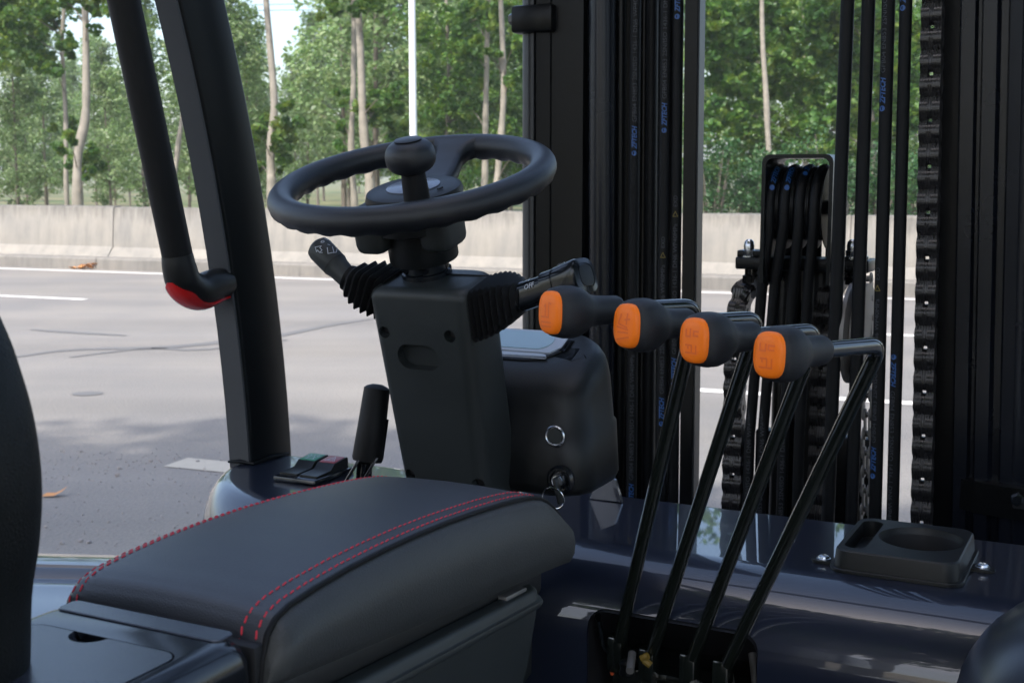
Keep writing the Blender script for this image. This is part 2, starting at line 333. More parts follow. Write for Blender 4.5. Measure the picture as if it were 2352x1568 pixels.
bar = empty('concrete_barrier', Q(0, 17.3, 0))
tag(bar, 'long weathered concrete road barrier with stained kerb beyond the road', 'barrier')
jd = []
def dof(px):                                       # position along the road of a pixel on the barrier face
    p = hit(px, 520, NN, 17.45); return p.dot(DD)
jd = [dof(262), dof(725), dof(1954)]
sec = (jd[0] - jd[1]); joints = sorted([jd[0] + sec * k for k in (1, 2, 3, 4)] + [jd[0], jd[1], (jd[1] * .5 + jd[2] * .5), jd[2]] + [jd[2] - sec * k for k in (1, 2, 3)])
for a, b in zip(joints, joints[1:]):
    mb = MB(); g = .003 + random.uniform(0, .003); oz = random.uniform(-.006, .006); on = random.uniform(-.008, .008)
    prof = [(17.25, .185), (17.26, .20), (17.40, .35), (17.46, .98), (17.48, 1.015), (17.68, 1.02), (17.70, 1.0), (17.72, 0), (17.25, 0)]
    n = 8; rings = []
    for i in range(n + 1):
        d = a + g + (b - a - 2 * g) * i / n
        rings.append([Q(d, q + on + random.uniform(-.003, .003), z + oz * (z > .3) + (random.uniform(-.004, .004) if z > .9 else 0)) for q, z in prof])
    mb.loft(rings)
    rings = []
    for i in range(n + 1):
        d = a + g * .7 + (b - a - 1.4 * g) * i / n
        rings.append([Q(d, q + on, z) for q, z in [(16.95 + random.uniform(-.006, .006), -.01), (16.96, .165), (16.99, .19), (17.24, .195), (17.24, -.01)]])
    mb.loft(rings, mi=1)
    obj('barrier_section', mb, [M['wall'], M['kerb']], bar, ang=30)

# leaves, stones and litter lying on the road
def dry_leaf(p, s, rot, label):
    mb = MB(); pts = [(-1, 0, .05), (-.5, .35, .25), (.1, .42, .18), (.7, .22, .5), (1, 0, .85), (.6, -.25, .45), (0, -.4, .12), (-.6, -.28, .1)]
    c, d = cos(rot), sin(rot); vs = [p + V3(((x * c - y * d) * s, (x * d + y * c) * s, z * s * .8 + .004)) for x, y, z in pts]
    vs.append(p + V3((0, 0, .06 * s + .004))); n = 8
    mb.add(vs, [(i, (i + 1) % n, 8) for i in range(n)]); tag(obj('fallen_leaf', mb, M['dryleaf']), label, 'leaf')
dry_leaf(pz(124, 1140, 0), .065, .3, 'curled orange dry leaf lying in the road shade beside the seat back')
mb = MB()
for i in range(150):
    gx = max(-1.9, min(1.9, random.gauss(0, .8))); p = pz(212 + gx * 24, 614 + random.uniform(-3, 2), .02) + Z * random.uniform(0, .09) * (1 - abs(gx) / 2); a = random.uniform(0, 6.3); s = random.uniform(.04, .08)
    u = V3((cos(a), sin(a), random.uniform(-.5, .5))) * s; w = V3((-sin(a), cos(a), random.uniform(-.5, .9))) * s * .6
    mb.add([p - u, p + w, p + u, p - w], [(0, 1, 2, 3)])
tag(obj('leaf_litter', mb, M['dryleaf'], smooth=False), 'small heap of orange dry leaves at the kerb foot', 'leaf litter', kind='stuff')
mb = MB()
def pebble(p, s):
    bm = bmesh.new(); bmesh.ops.create_icosphere(bm, subdivisions=1, radius=s)
    for v in bm.verts: v.co *= random.uniform(.75, 1.2)
    for v in bm.verts: v.co.z *= .7
    bm.verts.index_update(); mb.add([p + v.co + Z * s * .4 for v in bm.verts], [[v.index for v in f.verts] for f in bm.faces]); bm.free()
for x, y, s in [(273, 1077, .014), (270, 1093, .016), (346, 1060, .012), (453, 1061, .013), (185, 1243, .013), (205, 1246, .012), (143, 1249, .013), (105, 1211, .01), (186, 1038, .012), (140, 1036, .009), (400, 1212, .008), (470, 1078, .01)]:
    pebble(pz(x, y, 0), s)
for i in range(420):
    p = pz(random.uniform(60, 620), random.choice([random.uniform(1030, 1100), random.uniform(1030, 1265)]), 0); pebble(p, random.uniform(.0025, .006))
tag(obj('road_grit', mb, M['stone']), kind='stuff')

# lamp post beyond the barrier and the power cables far off
mb = MB(); b0 = Q(0, 0, 0)
px0 = at(951, 470, 23.5); px0.z = 0
mb.tube([px0, px0 + Z * 9], [.075, .05], 20); mb.tube(bez([px0 + Z * 8.95, px0 + Z * 9.6 - Y * .3, px0 + Z * 9.9 - Y * 1.8], 5), .035, 10)
lp = empty('lamp_post', px0); tag(lp, 'slim white lamp post rising behind the steering wheel', 'lamp post')
obj('post', mb, M['pole'], lp)
mb = MB(); mb.lathe([(.13, 0), (.13, .02), (.085, .03), (.085, .35), (.076, .37)], px0, Z, 20); obj('base', mb, M['pole'], lp)
mb = MB(); mb.box(px0 + Z * 9.9 - Y * 2.1, .22, .7, .1, bev=.03); obj('lamp_head', mb, M['pole'], lp)
for k, (ya, yb) in enumerate(((18, 5), (28, 19))):
    a, b = at(212, ya, 60), at(717, yb, 56); e0 = a + (a - b) * 2; e1 = b + (b - a) * 3
    mb = MB(); mb.tube([e0 + (e1 - e0) * t + Z * (2.2 * (2 * t - 1) ** 2 - .08) for t in [i / 24 for i in range(25)]], .014, 5)
    tag(obj('power_cable', mb, M['dark']), ['upper of the two thin power cables crossing the sky', 'lower of the two thin power cables crossing the sky'][k], 'cable', 'power cables in the sky')
hz = bpy.data.materials.new('pale summer haze'); hz.use_nodes = True; t_ = hz.node_tree; t_.nodes.remove(t_.nodes['Principled BSDF'])
pv = t_.nodes.new('ShaderNodeVolumePrincipled'); pv.inputs['Density'].default_value = .0011; pv.inputs['Color'].default_value = (.93, .96, 1, 1); pv.inputs['Anisotropy'].default_value = 0
t_.links.new(pv.outputs[0], t_.nodes['Material Output'].inputs['Volume'])
mb = MB(); mb.box(V3((0, 40, 7.2)), 1100, 1160, 16.6); tag(obj('haze', mb, hz, smooth=False), kind='stuff')
# ================================================================== the forklift
TR = empty('forklift', P(-.69, 1.0, 0))
tag(TR, 'dark blue forklift cab with steering wheel, orange-tipped levers, grey armrest and black mast', 'forklift')
def part(name, mb, m, parent=None, ang=38): return obj(name, mb, m, parent or TR, ang)

# ---- painted cowl
def rrect4(x0, x1, y0, y1, rad, seg=8):
    pts = []
    for (cx, cy, sx, sy, a0, r_) in ((x1, y1, -1, -1, 0, rad[0]), (x0, y1, 1, -1, pi / 2, rad[1]), (x0, y0, 1, 1, pi, rad[2]), (x1, y0, -1, 1, 3 * pi / 2, rad[3])):
        for i in range(seg + 1):
            a = a0 + pi / 2 * i / seg; pts.append((cx + sx * r_ + r_ * cos(a), cy + sy * r_ + r_ * sin(a)))
    return pts
ZC = 1.107
mb = MB(); rings = []
def cowlring(z, fr, inl, inf, rl):
    return [P(x, y, z) for x, y in rrect4(-1.30 + inl, .35, fr, 1.641 - inf, (.02, .03, rl, .02), 10)]
rings.append(cowlring(.55, 1.36, 0, 0, .25)); rings.append(cowlring(.95, 1.325, 0, 0, .27))
for i in range(13):
    a = pi / 2 * i / 12
    rings.append(cowlring(1.012 + .095 * sin(a), 1.415 - .092 * cos(a), .035 * (1 - cos(a)), .010 * (1 - cos(a)), .27 - .105 * (1 - cos(a))))
for i_ in (.003, .007): rings.append([P(x, y, ZC) for x, y in rrect4(-1.265 + i_, .35, 1.415 + i_, 1.631 - i_, (.02, .03, .16, .02), 10)])
mb.loft(rings); cowl = part('cowl', mb, M['cowl'], ang=50)
op = MB(); op.prism([(x, z) for x, z in rr(.103, .19, .022, 6, -.466, .862)], P(0, 1.15, 0), R, Z, F, .36)
op.lathe([(.0445, -.09), (.0485, .012)], P(-.237 + .0155, 1.502 + .010, ZC), Z, 48); carve(cowl, op)
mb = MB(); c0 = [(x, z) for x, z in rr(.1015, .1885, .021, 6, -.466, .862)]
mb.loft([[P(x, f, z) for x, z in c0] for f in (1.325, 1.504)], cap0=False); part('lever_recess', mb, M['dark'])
mb = MB(); mb.box(P(-.468, 1.40, .93), .17, .09, .09, (R, F, Z), .008); part('valve_block', mb, M['blackpaint'])
mb = MB()                                           # folded guard plate at the left of the recess
mb.tube([P(-.560, 1.335, 1.040), P(-.557, 1.345, 1.005), P(-.548, 1.350, .992), P(-.53, 1.36, .988), P(-.505, 1.38, .986)], .0035, 6, flat=4); part('bracket', mb, M['post'])
mb = MB(); mb.box(P(-.545, 1.345, .975), .005, .005, .018, (R, F, Z), .002); part('orange_wire', mb, mat('orange wire', (.5, .08, .02), .5))
for q, s in (((1481, 1508), 1), ((1487, 1521), -1)):
    mb = MB(); k = at(*q, 1.47); mb.tube([k - (R + Z * .6 * s) * .004, k + (R + Z * .6 * s) * .004], .0042, 8); part('wire_connector', mb, M['yellow'])
for a, b in (((1447, 1540), (1452, 1500)), ((1600, 1600), (1585, 1540)), ((1682, 1600), (1675, 1545)), ((1740, 1600), (1728, 1500))):
    mb = MB(); mb.tube([at(*a, 1.44), at(*b, 1.47)], .0048, 10); part('valve_rod', mb, M['steel'])
mb = MB(); k = at(1440, 1532, 1.46); mb.lathe([(.009, -.008), (.0095, -.006), (.008, 0), (.0095, .006), (.006, .009)], k, Z, 12); part('hose_fitting', mb, M['mast'])

# ---- front left leg of the overhead guard, with roof
def leg(rl, rr_, pts, name):
    mb = MB(); rings = []
    for f, z, dp in pts: rings.append([P(x, y, z) for x, y in rr((rr_ - rl) / 2, dp / 2, .006, 3, (rl + rr_) / 2, f)])
    mb.loft(rings); return part(name, mb, M['post'], ang=50)
legp = []
DEPTH = .105
def legf(z):
    (a, fa), (b, fb), (c, fc) = (1.119, 1.55), (1.429, 1.513), (1.803, 1.418)
    return fa * (z - b) * (z - c) / ((a - b) * (a - c)) + fb * (z - a) * (z - c) / ((b - a) * (b - c)) + fc * (z - a) * (z - b) / ((c - a) * (c - b))
for z in [1.08 + .06 * i for i in range(20)]: legp.append((legf(z) + DEPTH / 2, z, DEPTH))
lg = leg(-1.284, -1.241, legp, 'overhead_guard_leg')
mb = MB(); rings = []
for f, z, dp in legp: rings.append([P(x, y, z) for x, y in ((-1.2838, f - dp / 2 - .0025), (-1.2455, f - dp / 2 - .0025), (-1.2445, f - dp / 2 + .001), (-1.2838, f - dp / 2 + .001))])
mb.loft(rings); part('lit_leg_face', mb, M['strip'], lg, 40)  # rear face of the leg, its brighter light held in the colour
leg(-.075, -.02, legp, 'overhead_guard_leg')
mb = MB(); 
for k in range(2): mb.tube([P(-1.286, 1.548, 1.108), P(-1.262, 1.547, 1.111), P(-1.239, 1.55, 1.109), P(-1.237, 1.59, 1.111), P(-1.238, 1.64, 1.108)], [.002, .0035, .003, .004, .002], 8)
part('weld_bead', mb, M['post'])
mb = MB()
for x in (-1.26, -.04): mb.box(P(x, .52, 2.22), .06, 1.9, .05, (R, F, Z), .01)
for f in (1.43, -.4): mb.box(P(-.65, f, 2.222), 1.16, .06, .05, (R, F, Z), .01)
part('roof_frame', mb, M['post'])
for x in (-1.26, -.04):
    mb = MB(); mb.box(P(x, -.42, 1.5), .06, .06, 1.45, (R, F, Z), .01); part('overhead_guard_leg', mb, M['post'])

# ---- grab handle on the leg
def hp(px, py): return pr(px, py, -1.262)
top, low = hp(284, 0), hp(407, 585)
mb = MB(); up_ = top + (top - low) * .35; mb.tube([up_, low], .0222, 24)
gh = part('grab_handle', mb, M['rubber'])
mb = MB(); rows = bez([low, hp(412, 615), hp(424, 650), hp(455, 668), hp(490, 656), hp(516, 648)], 6)
n = len(rows); mb.tube(rows, [.0226 + .0035 * sin(pi * i / n) for i in range(n)], 24, flat=1.0); part('handle_end', mb, M['plastic'], gh)
mb = MB(); rings = []                                # red shell hugging the outside of the elbow
for i, p in enumerate(rows[9:]):
    j = i + 9; t = (rows[min(j + 1, n - 1)] - rows[j - 1]).normalized(); o_ = (t.cross(R)).normalized()
    if o_.z > 0 : o_ = -o_
    w = R; rad = .0226 + .0035 * sin(pi * j / n) + .0022 + .0012 * sin(pi * i / (n - 9)); k = i / (n - 10)
    span = radians(66 - 36 * k) * min(1, (i + .6) / 4)
    rings.append([p + (o_ * cos(a) + w * sin(a)) * r_ for r_, sgn in ((rad, 1), (rad - .004, -1)) for a in [sgn * span * (m / 8 * 2 - 1) for m in range(9)]])
mb.loft(rings); part('red_end_cap', mb, M['red'], gh)

# ---- steering column, local frame u across, v forward, w up the shaft
TA = radians(16); CV = F * cos(TA) + Z * sin(TA); CN = -F * sin(TA) + Z * cos(TA); CC = P(-.698, 1.149, 1.553)
def CL(u, v, w): return CC + R * u + CV * v + CN * w
mb = MB(); rings = []
def colring(w, ins, k):
    x0, x1 = -.0475 + .004 * k + ins, .0745 - .012 * k - ins; y0, y1 = -.050 + ins, .026 + .012 * k - ins
    return [CL(x, y, w) for x, y in rrect4(x0, x1, y0, y1, (.02, .02, .010, .016), 6)]
rings.append(colring(-.62, 0, 1.6)); rings.append(colring(-.36, 0, 1)); rings.append(colring(-.22, 0, .45)); rings.append(colring(-.116, 0, 0))
for i in range(1, 6):
    a = pi / 2 * i / 5; rings.append(colring(-.116 + .012 * sin(a), .011 * (1 - cos(a)), 0))
mb.loft(rings); col = part('steering_column', mb, M['plastic2'], ang=45)
cut = MB()
for u, w in ((-.034, -.154), (.047, -.154), (-.033, -.328), (.053, -.330)):
    cut.lathe([(.0070, 0), (.0064, .018)], CL(u, -.056, w), CV, 20)
carve(col, cut)
cut = MB(); cut.prism(rr(.0255, .0145, .0138, 7, .004, -.181), CL(0, -.06, 0), R, CN, CV, .022); carve(col, cut)
for u, w in ((-.034, -.154), (.047, -.154), (-.033, -.328), (.053, -.330)):
    mb = MB(); mb.lathe([(.0045, 0), (.0045, .004)], CL(u, -.0425, w), CV, 12); obj('screw', mb, M['dark'], col)
mb = MB(); mb.box(CL(.0135, .0, -.1035), .122, .0012, .0012, (R, CV, CN)); part('seam', mb, M['dark'], col)
mb = MB(); mb.lathe([(.0275, -.104), (.0275, -.099), (.0255, -.0975), (.0255, -.088), (.022, -.087), (.022, -.07)], CC, CN, 32); part('collar', mb, M['gloss'], col)

# ---- steering wheel
sw_o = empty('steering_wheel', CC); sw_o.parent = TR; sw_o.location = CC - wloc(TR)
RO, RT = .1388, .0142
mb = MB(); rings = []
for i in range(144):
    a = 2 * pi * i / 144; rad = R * cos(a) + CV * sin(a); ring = []
    for j in range(20):
        b = 2 * pi * j / 20; lump = 1 + .075 * max(0, -sin(b)) * cos(30 * a); k = RT * lump
        ring.append(CC + rad * (RO + k * cos(b)) + CN * (k * sin(b)))
    rings.append(ring)
mb.loft(rings, wrap=True); part('rim', mb, M['foam'], sw_o, 60)
def spoke(ang_, name, hw0, hw1):
    mb = MB(); d = R * cos(ang_) + CV * sin(ang_); s = R * -sin(ang_) + CV * cos(ang_); rings = []
    for t, q, hw, w, th in ((0, .028, hw0, -.020, .012), (.2, .050, hw0 * .95, -.019, .011), (.45, .078, hw0 * .86, -.013, .010), (.7, .102, hw1 * .9, -.006, .010), (.88, .119, hw1 * 1.15, -.001, .011), (1, .131, hw1 * 1.75, .001, .012)):
        rings.append([CC + d * q + s * x + CN * (w + z) for x, z in rr(hw, th, min(th, .009) * .95, 4)])
    rr2 = []
    for i in range(len(rings) - 1):
        for k in range(3): rr2.append([a.lerp(b, k / 3) for a, b in zip(rings[i], rings[i + 1])])
    mb.loft(rr2 + [rings[-1]]); part(name, mb, M['foam'], sw_o, 60)
spoke(radians(97), 'spoke', .024, .019); spoke(radians(-57), 'spoke', .022, .018)
mb = MB(); mb.lathe([(.040, -.052), (.050, -.048), (.0515, -.02), (.0525, -.014), (.0505, -.0085), (.045, -.0065), (.0, -.0055)], CC, CN, 40, cap=False); part('hub_cap', mb, M['plastic'], sw_o)
mb = MB(); mb.lathe([(.029, -.0068), (.029, -.0052), (.0275, -.0046), (.0, -.0044)], CC, CN, 36, cap=False); part('badge', mb, mat('satin badge', (.16, .18, .22), .25, metal=.3), sw_o)
mb = MB(); mb.tube([CC + (R * cos(a) + CV * sin(a)) * .040 + CN * -.0048 for a in [radians(-20) + .09 * i for i in range(3)]], .0012, 6); part('emblem', mb, M['gloss'], sw_o)
mb = MB(); mb.lathe([(.034, -.0865), (.0365, -.0865), (.0375, -.084), (.0375, -.062), (.0385, -.05)], CC, CN, 36); part('hub_sleeve', mb, M['plastic'], sw_o)
for u, v, su in ((-.036, -.026, .036), (.036, -.014, .036), (0, .036, .05)):
    mb = MB(); mb.box(CL(u, v, -.042), su, .05, .052, (R, CV, CN), .010, seg=3); part('hub_lobe', mb, M['plastic2'], sw_o, 60)
kb = CL(.0405, -.0605, 0)
mb = MB(); mb.lathe([(.0165, -.016), (.0165, -.004), (.0135, -.002), (.0130, .012), (.0122, .024), (.0135, .034)], kb, CN, 28); part('spinner_stem', mb, M['rubber'], sw_o)
mb = MB(); prof = []
for i in range(17):
    a = -pi / 2 + pi * i / 16; prof.append((.0045 + .0208 * max(0, cos(a)) ** .75, .0425 + .0168 * math.copysign(abs(sin(a)) ** .9, a)))
mb.lathe(prof, kb, CN, 36); part('spinner_knob', mb, M['foam'], sw_o, 60)
mb = MB(); mb.lathe([(.0138, .0586), (.0142, .0596), (.0130, .0602), (.0, .0606)], kb, CN, 28, cap=False); part('knob_badge', mb, M['plastic'], sw_o)

# ---- printed strokes and letters wrapped on a round surface
def wrapper(p0, p1, rad, face, squash=1.0):
    ax = (p1 - p0).normalized(); n = (face - ax * face.dot(ax)).normalized(); w = n.cross(ax)
    def f(s, t, lift=.0004):
        a = t / rad; return p0 + ax * s + (n * cos(a) + w * sin(a)) * (rad + lift)
    return f
def strokes(name, fn, polys, width, m, parent, mbx=None):
    mb = mbx or MB()
    for pl in polys:
        for (a, b) in zip(pl, pl[1:]):
            d = V3((b[0] - a[0], b[1] - a[1], 0)); L = d.length
            if L < 1e-9: continue
            d /= L; q = V3((-d.y, d.x, 0)) * width / 2; k = max(1, int(L / .004)); vs = []; fs = []
            for i in range(k + 1):
                c = V3((a[0], a[1], 0)) + d * (L * i / k + (width * .3 if i == k else -width * .3 if i == 0 else 0)); vs += [fn(c.x + q.x, c.y + q.y), fn(c.x - q.x, c.y - q.y)]
                if i: fs.append((2 * i - 2, 2 * i, 2 * i + 1, 2 * i - 1))
            mb.add(vs, fs)
    if mbx is None: return obj(name, mb, m, parent, smooth=False)
TXT = {}
def text_geo(s, shear=0.0, off=0.0):
    if (s, shear, off) in TXT: return TXT[(s, shear, off)]
    cu = bpy.data.curves.new('t', 'FONT'); cu.body = s; cu.size = 1; cu.resolution_u = 2; cu.shear = shear; cu.offset = off
    o = bpy.data.objects.new('t', cu); COL.objects.link(o); bpy.context.view_layer.update()
    me = bpy.data.meshes.new_from_object(o.evaluated_get(bpy.context.evaluated_depsgraph_get()))
    bm = bmesh.new(); bm.from_mesh(me)
    for k in range(1, 8): bmesh.ops.bisect_plane(bm, geom=bm.verts[:] + bm.edges[:] + bm.faces[:], plane_co=(0, k * .1, 0), plane_no=(0, 1, 0))
    bm.verts.index_update(); r_ = ([v.co.copy() for v in bm.verts], [[v.index for v in f.verts] for f in bm.faces]); bm.free()
    bpy.data.objects.remove(o); bpy.data.curves.remove(cu); bpy.data.meshes.remove(me); TXT[(s, shear, off)] = r_; return r_
def letters(mb, fn, s, s0, height, length=None, mi=0, shear=0.0, off=0.0, t0=0.0, flip=False):
    vs, fs = text_geo(s, shear, off); x0 = min(v.x for v in vs); x1 = max(v.x for v in vs); k = height / .70; kx = k if length is None else length / (x1 - x0)
    sg = -1 if flip else 1
    mb.add([fn(s0 + sg * (v.x - x0) * kx, sg * (v.y * k - height / 2) + t0) for v in vs], fs, mi); return s0 + sg * (x1 - x0) * kx

# ---- stalks with bellows
def bellows(p0, p1, wa, ha, wb, n, axu, axw, name):
    mb = MB(); rings = []; L = n * 2
    for i in range(L + 1):
        t = i / L; c = p0.lerp(p1, t); k = 1 - t ** 2.4; w = wb + (wa - wb) * k; h = wb + (ha - wb) * k
        g = (1.0 if i % 2 == 0 else .83); rad = min(w, h) * (.26 + .74 * t ** 4) * g
        rings.append([c + axu * x + axw * z for x, z in rr(w * g, h * g, rad * .98, 5)])
    rr2 = []
    for a, b in zip(rings, rings[1:]): rr2 += [a, [x.lerp(y, .3) for x, y in zip(a, b)], [x.lerp(y, .7) for x, y in zip(a, b)]]
    mb.loft(rr2 + [rings[-1]]); return part(name, mb, M['rubber'], ang=70)
CAMV = (EYEP - CC).normalized()
# left stalk
lb = CL(-.044, -.008, -.124); ln = at(798, 637, 1.375); lt = at(733, 570, 1.39)
bellows(lb, ln, .029, .026, .0145, 6, CV, (CN + R * .5).normalized(), 'stalk_bellows')
ax = (lt - ln).normalized(); LL = (lt - ln).length
mb = MB(); mb.lathe([(.0105, -.012), (.0118, 0), (.0128, LL * .3), (.0142, LL * .42), (.0144, LL * .43), (.0147, LL * .94), (.0135, LL * 1.05), (.0095, LL * 1.11), (.0, LL * 1.13)], ln, ax, 28, cap=False)
ls = part('turn_signal_stalk', mb, M['plastic2'])
mb = MB(); mb.lathe([(.01455, LL * .425), (.01465, LL * .435), (.01455, LL * .445)], ln, ax, 28, cap=False); part('ring', mb, M['dark'], ls)
fn_ = wrapper(ln, lt, .0149, CAMV * .7 + Z * .75); fn = lambda s, t_, lift=.0004: fn_(s, -t_, lift)
k = LL
strokes('print', fn, [
    [(k * .93, -.009), (k * .83, -.0115), (k * .84, -.0095), (k * .76, -.0095), (k * .76, -.006), (k * .84, -.006), (k * .85, -.0035), (k * .93, -.009)],
    [(k * .93, -.001), (k * .90, .0005), (k * .90, .0025), (k * .93, .003), (k * .95, .001), (k * .93, -.001)],
    [(k * .97, .006), (k * .93, .008), (k * .95, .0105)], [(k * .73, .000), (k * .60, -.004), (k * .52, .004), (k * .62, .010)], [(k * .70, .006), (k * .55, .002)], [(k * .80, .0035), (k * .76, .005)], [(k * .74, -.009), (k * .71, -.0075)]], .0009, M['whiteprint'], ls)
# right stalk
rb_ = CL(.073, -.016, -.134); rn = at(1205, 680, 1.285); rt = at(1345, 632, 1.235)
bellows(rb_, rn, .031, .029, .0165, 8, CV, CN, 'stalk_bellows')
ax = (rt - rn).normalized(); LL = (rt - rn).length
mb = MB(); mb.lathe([(.0145, -.012), (.0145, 0), (.0140, LL * .40), (.0148, LL * .405), (.0165, LL * .42), (.0165, LL * .60), (.0156, LL * .605), (.0156, LL * .62), (.0172, LL * .63), (.0186, LL * .95), (.0176, LL * 1.0), (.0125, LL * 1.012), (.0125, LL * 1.0), (.0112, LL * 1.008), (0, LL * 1.010)], rn, ax, 6 * 5, cap=False, sq=3)
rs_ = part('wiper_stalk', mb, M['gloss'])
mb = MB(); mb.lathe([(.0100, LL * 1.008), (.0108, LL * 1.018), (.0095, LL * 1.022), (.0, LL * 1.0225)], rn, ax, 24, cap=False, sq=3); part('end_button', mb, M['plastic'], rs_)
fn = wrapper(rn, rt, .0156, CAMV + Z * .9)
mb = MB(); letters(mb, fn, 'OFF', LL * .17, .0055, .0125, off=.02, t0=-.0045)
strokes('', fn, [[(LL * .40, .0035), (LL * .55, .0035)], [(LL * .05, .004), (LL * .10, .006)], [(LL * .16, .004), (LL * .22, .0065), (LL * .22, .002)]], .0009, None, None, mb)
fn2 = wrapper(rn, rt, .0192, CAMV + Z * 1.3)
strokes('', fn2, [[(LL * .74, .001), (LL * .80, .005), (LL * .84, .000), (LL * .78, -.002), (LL * .74, .001)], [(LL * .70, .003), (LL * .73, .006)]], .0008, None, None, mb)
obj('print', mb, M['whiteprint'], rs_, smooth=False)

# ---- instrument pod
PF = 1.249
def podring(z, ins, slope, rl=-.715):
    return [P(x, y, z + slope * (y - PF)) for x, y in rrect4(rl, -.541 - ins, PF + ins, 1.392 - ins, (.05, .03, .02, .036), 8)]
mb = MB(); rings = [podring(1.198, .022, 0), podring(1.2005, .012, 0), podring(1.206, .004, 0), podring(1.214, .001, 0), podring(1.268, .0035, .06), podring(1.2715, .006, .06), podring(1.298, .0095, .30)]
for i in range(1, 8):
    a = pi / 2 * i / 7; rings.append(podring(1.300 + .026 * sin(a), .0105 + .030 * (1 - cos(a)), .30 + .15 * sin(a)))
mb.loft(rings); pod = part('instrument_pod', mb, M['plastic'], ang=50)
def podtop(r_, f_, lift=0): return P(r_, f_, 1.3263 + .45 * (f_ - PF) + lift)
def poddecal(name, poly, lift, m, th=.0015):
    mb = MB(); mb.loft([[podtop(x, y, l) for x, y in poly] for l in (lift - th, lift)]); return part(name, mb, m, pod, 30)
poddecal('trim_ring', rrect4(-.72, -.594, PF + .044, 1.348, (.03, .03, .02, .045), 8), .0014, M['rubber'])
poddecal('display_panel', rrect4(-.72, -.597, PF + .0465, 1.3455, (.03, .03, .02, .043), 8), .0022, M['panel'])
poddecal('bezel', [(-.72, PF + .058), (-.612, PF + .058), (-.6025, PF + .071), (-.6025, PF + .094), (-.609, PF + .101), (-.72, PF + .101)], .0036, M['bezel'])
poddecal('display_screen', rrect4(-.72, -.6165, PF + .0625, PF + .0965, (.0165, .004, .004, .0165), 8), .0046, M['lcd'])
poddecal('warning_strip', rrect4(-.72, -.612, PF + .0475, PF + .0555, (.008, .001, .001, .003), 4), .0034, M['bezel'])
mb = MB(); mb.lathe([(.0118, 0), (.0122, .0025), (.0108, .0038), (.0098, .003), (.0098, .0015), (0, .0015)], P(-.5775, PF + .002, 1.272), -F, 32, cap=False); pb = part('push_button', mb, M['zinc'], pod)
mb = MB(); mb.lathe([(.0094, .0016), (.0090, .0030), (0, .0032)], P(-.5775, PF + .002, 1.272), -F, 28, cap=False); part('button_face', mb, M['plastic2'], pod)
kc = P(-.570, PF + .002, 1.2235)
mb = MB(); mb.lathe([(.0165, 0), (.0165, .004), (.0135, .0065), (.0115, .0065), (.0115, .003), (.009, .003), (.009, .0075), (0, .0078)], kc, -F, 30, cap=False); part('key_switch', mb, M['gloss'], pod)
key = empty('ignition_key', kc - F * .008); tag(key, 'ignition key with a thin split ring hanging from the switch under the dash pod', 'key')
mb = MB(); mb.lathe([(.0065, .003), (.0072, .010), (.0065, .0125), (.0, .013)], kc, -F, 20, cap=False); obj('key_barrel', mb, M['zinc'], key)
mb = MB(); mb.box(kc - F * .018 - Z * .008 + R * .004, .0035, .012, .030, ((R + Z * .25).normalized(), F, (Z - R * .25).normalized()), .0015); obj('key_blade', mb, M['plastic'], key)
mb = MB(); rc = at(1271, 1143, 1.372); mb.tube([rc + (R * cos(a) + (Z * .97 - F * .25) * sin(a)) * .0128 for a in [2 * pi * i / 40 for i in range(40)]], .0007, 8, wrap=True); obj('key_ring', mb, M['chrome'], key)
mb = MB(); mb.prism([(-.028, 0), (.020, 0), (.010, .030), (-.010, .040)], P(-.655, 1.595, 1.1085), R, Z, F, .006); part('pod_bracket', mb, M['cowl'])

# ---- parking brake lever and switches
g0, g1 = at(866, 892, 1.44), at(844, 1052, 1.44)
mb = MB(); mb.tube([g0 + (g0 - g1) * .06, g0 + (g0 - g1) * .03, g0, g0.lerp(g1, .5), g1, g1 + (g1 - g0) * .04], [.006, .012, .0150, .0162, .0178, .0165], 20)
for i in range(5):
    c = g0.lerp(g1, .50 + .11 * i) + X * .0135; mb.tube([c - (g1 - g0).normalized() * .005, c + (g1 - g0).normalized() * .005], [.0048, .0048], 10)
bl_ = part('parking_brake', mb, M['rubber'])
mb = MB(); q1 = at(838, 1062, 1.44); q2 = at(808, 1112, 1.44)
for s in (-.009, .010): mb.box((q1 + q2) / 2 + X * s, .004, .03, .05, (X, Y, (q1 - q2).normalized()), .001)
mb.tube([q1, q1 - Z * .05 - X * .004], .009, 10); part('brake_bracket', mb, M['gloss'], bl_)
mb = MB(); mb.box(P(-1.1085, 1.531, ZC + .0045), .076, .104, .009, (R, F, Z), .003); sp = part('switch_panel', mb, M['gloss'])
mb = MB(); mb.box(P(-1.1085, 1.531, ZC + .0093), .0012, .1, .0008, (R, F, Z)); part('panel_seam', mb, M['dark'], sp)
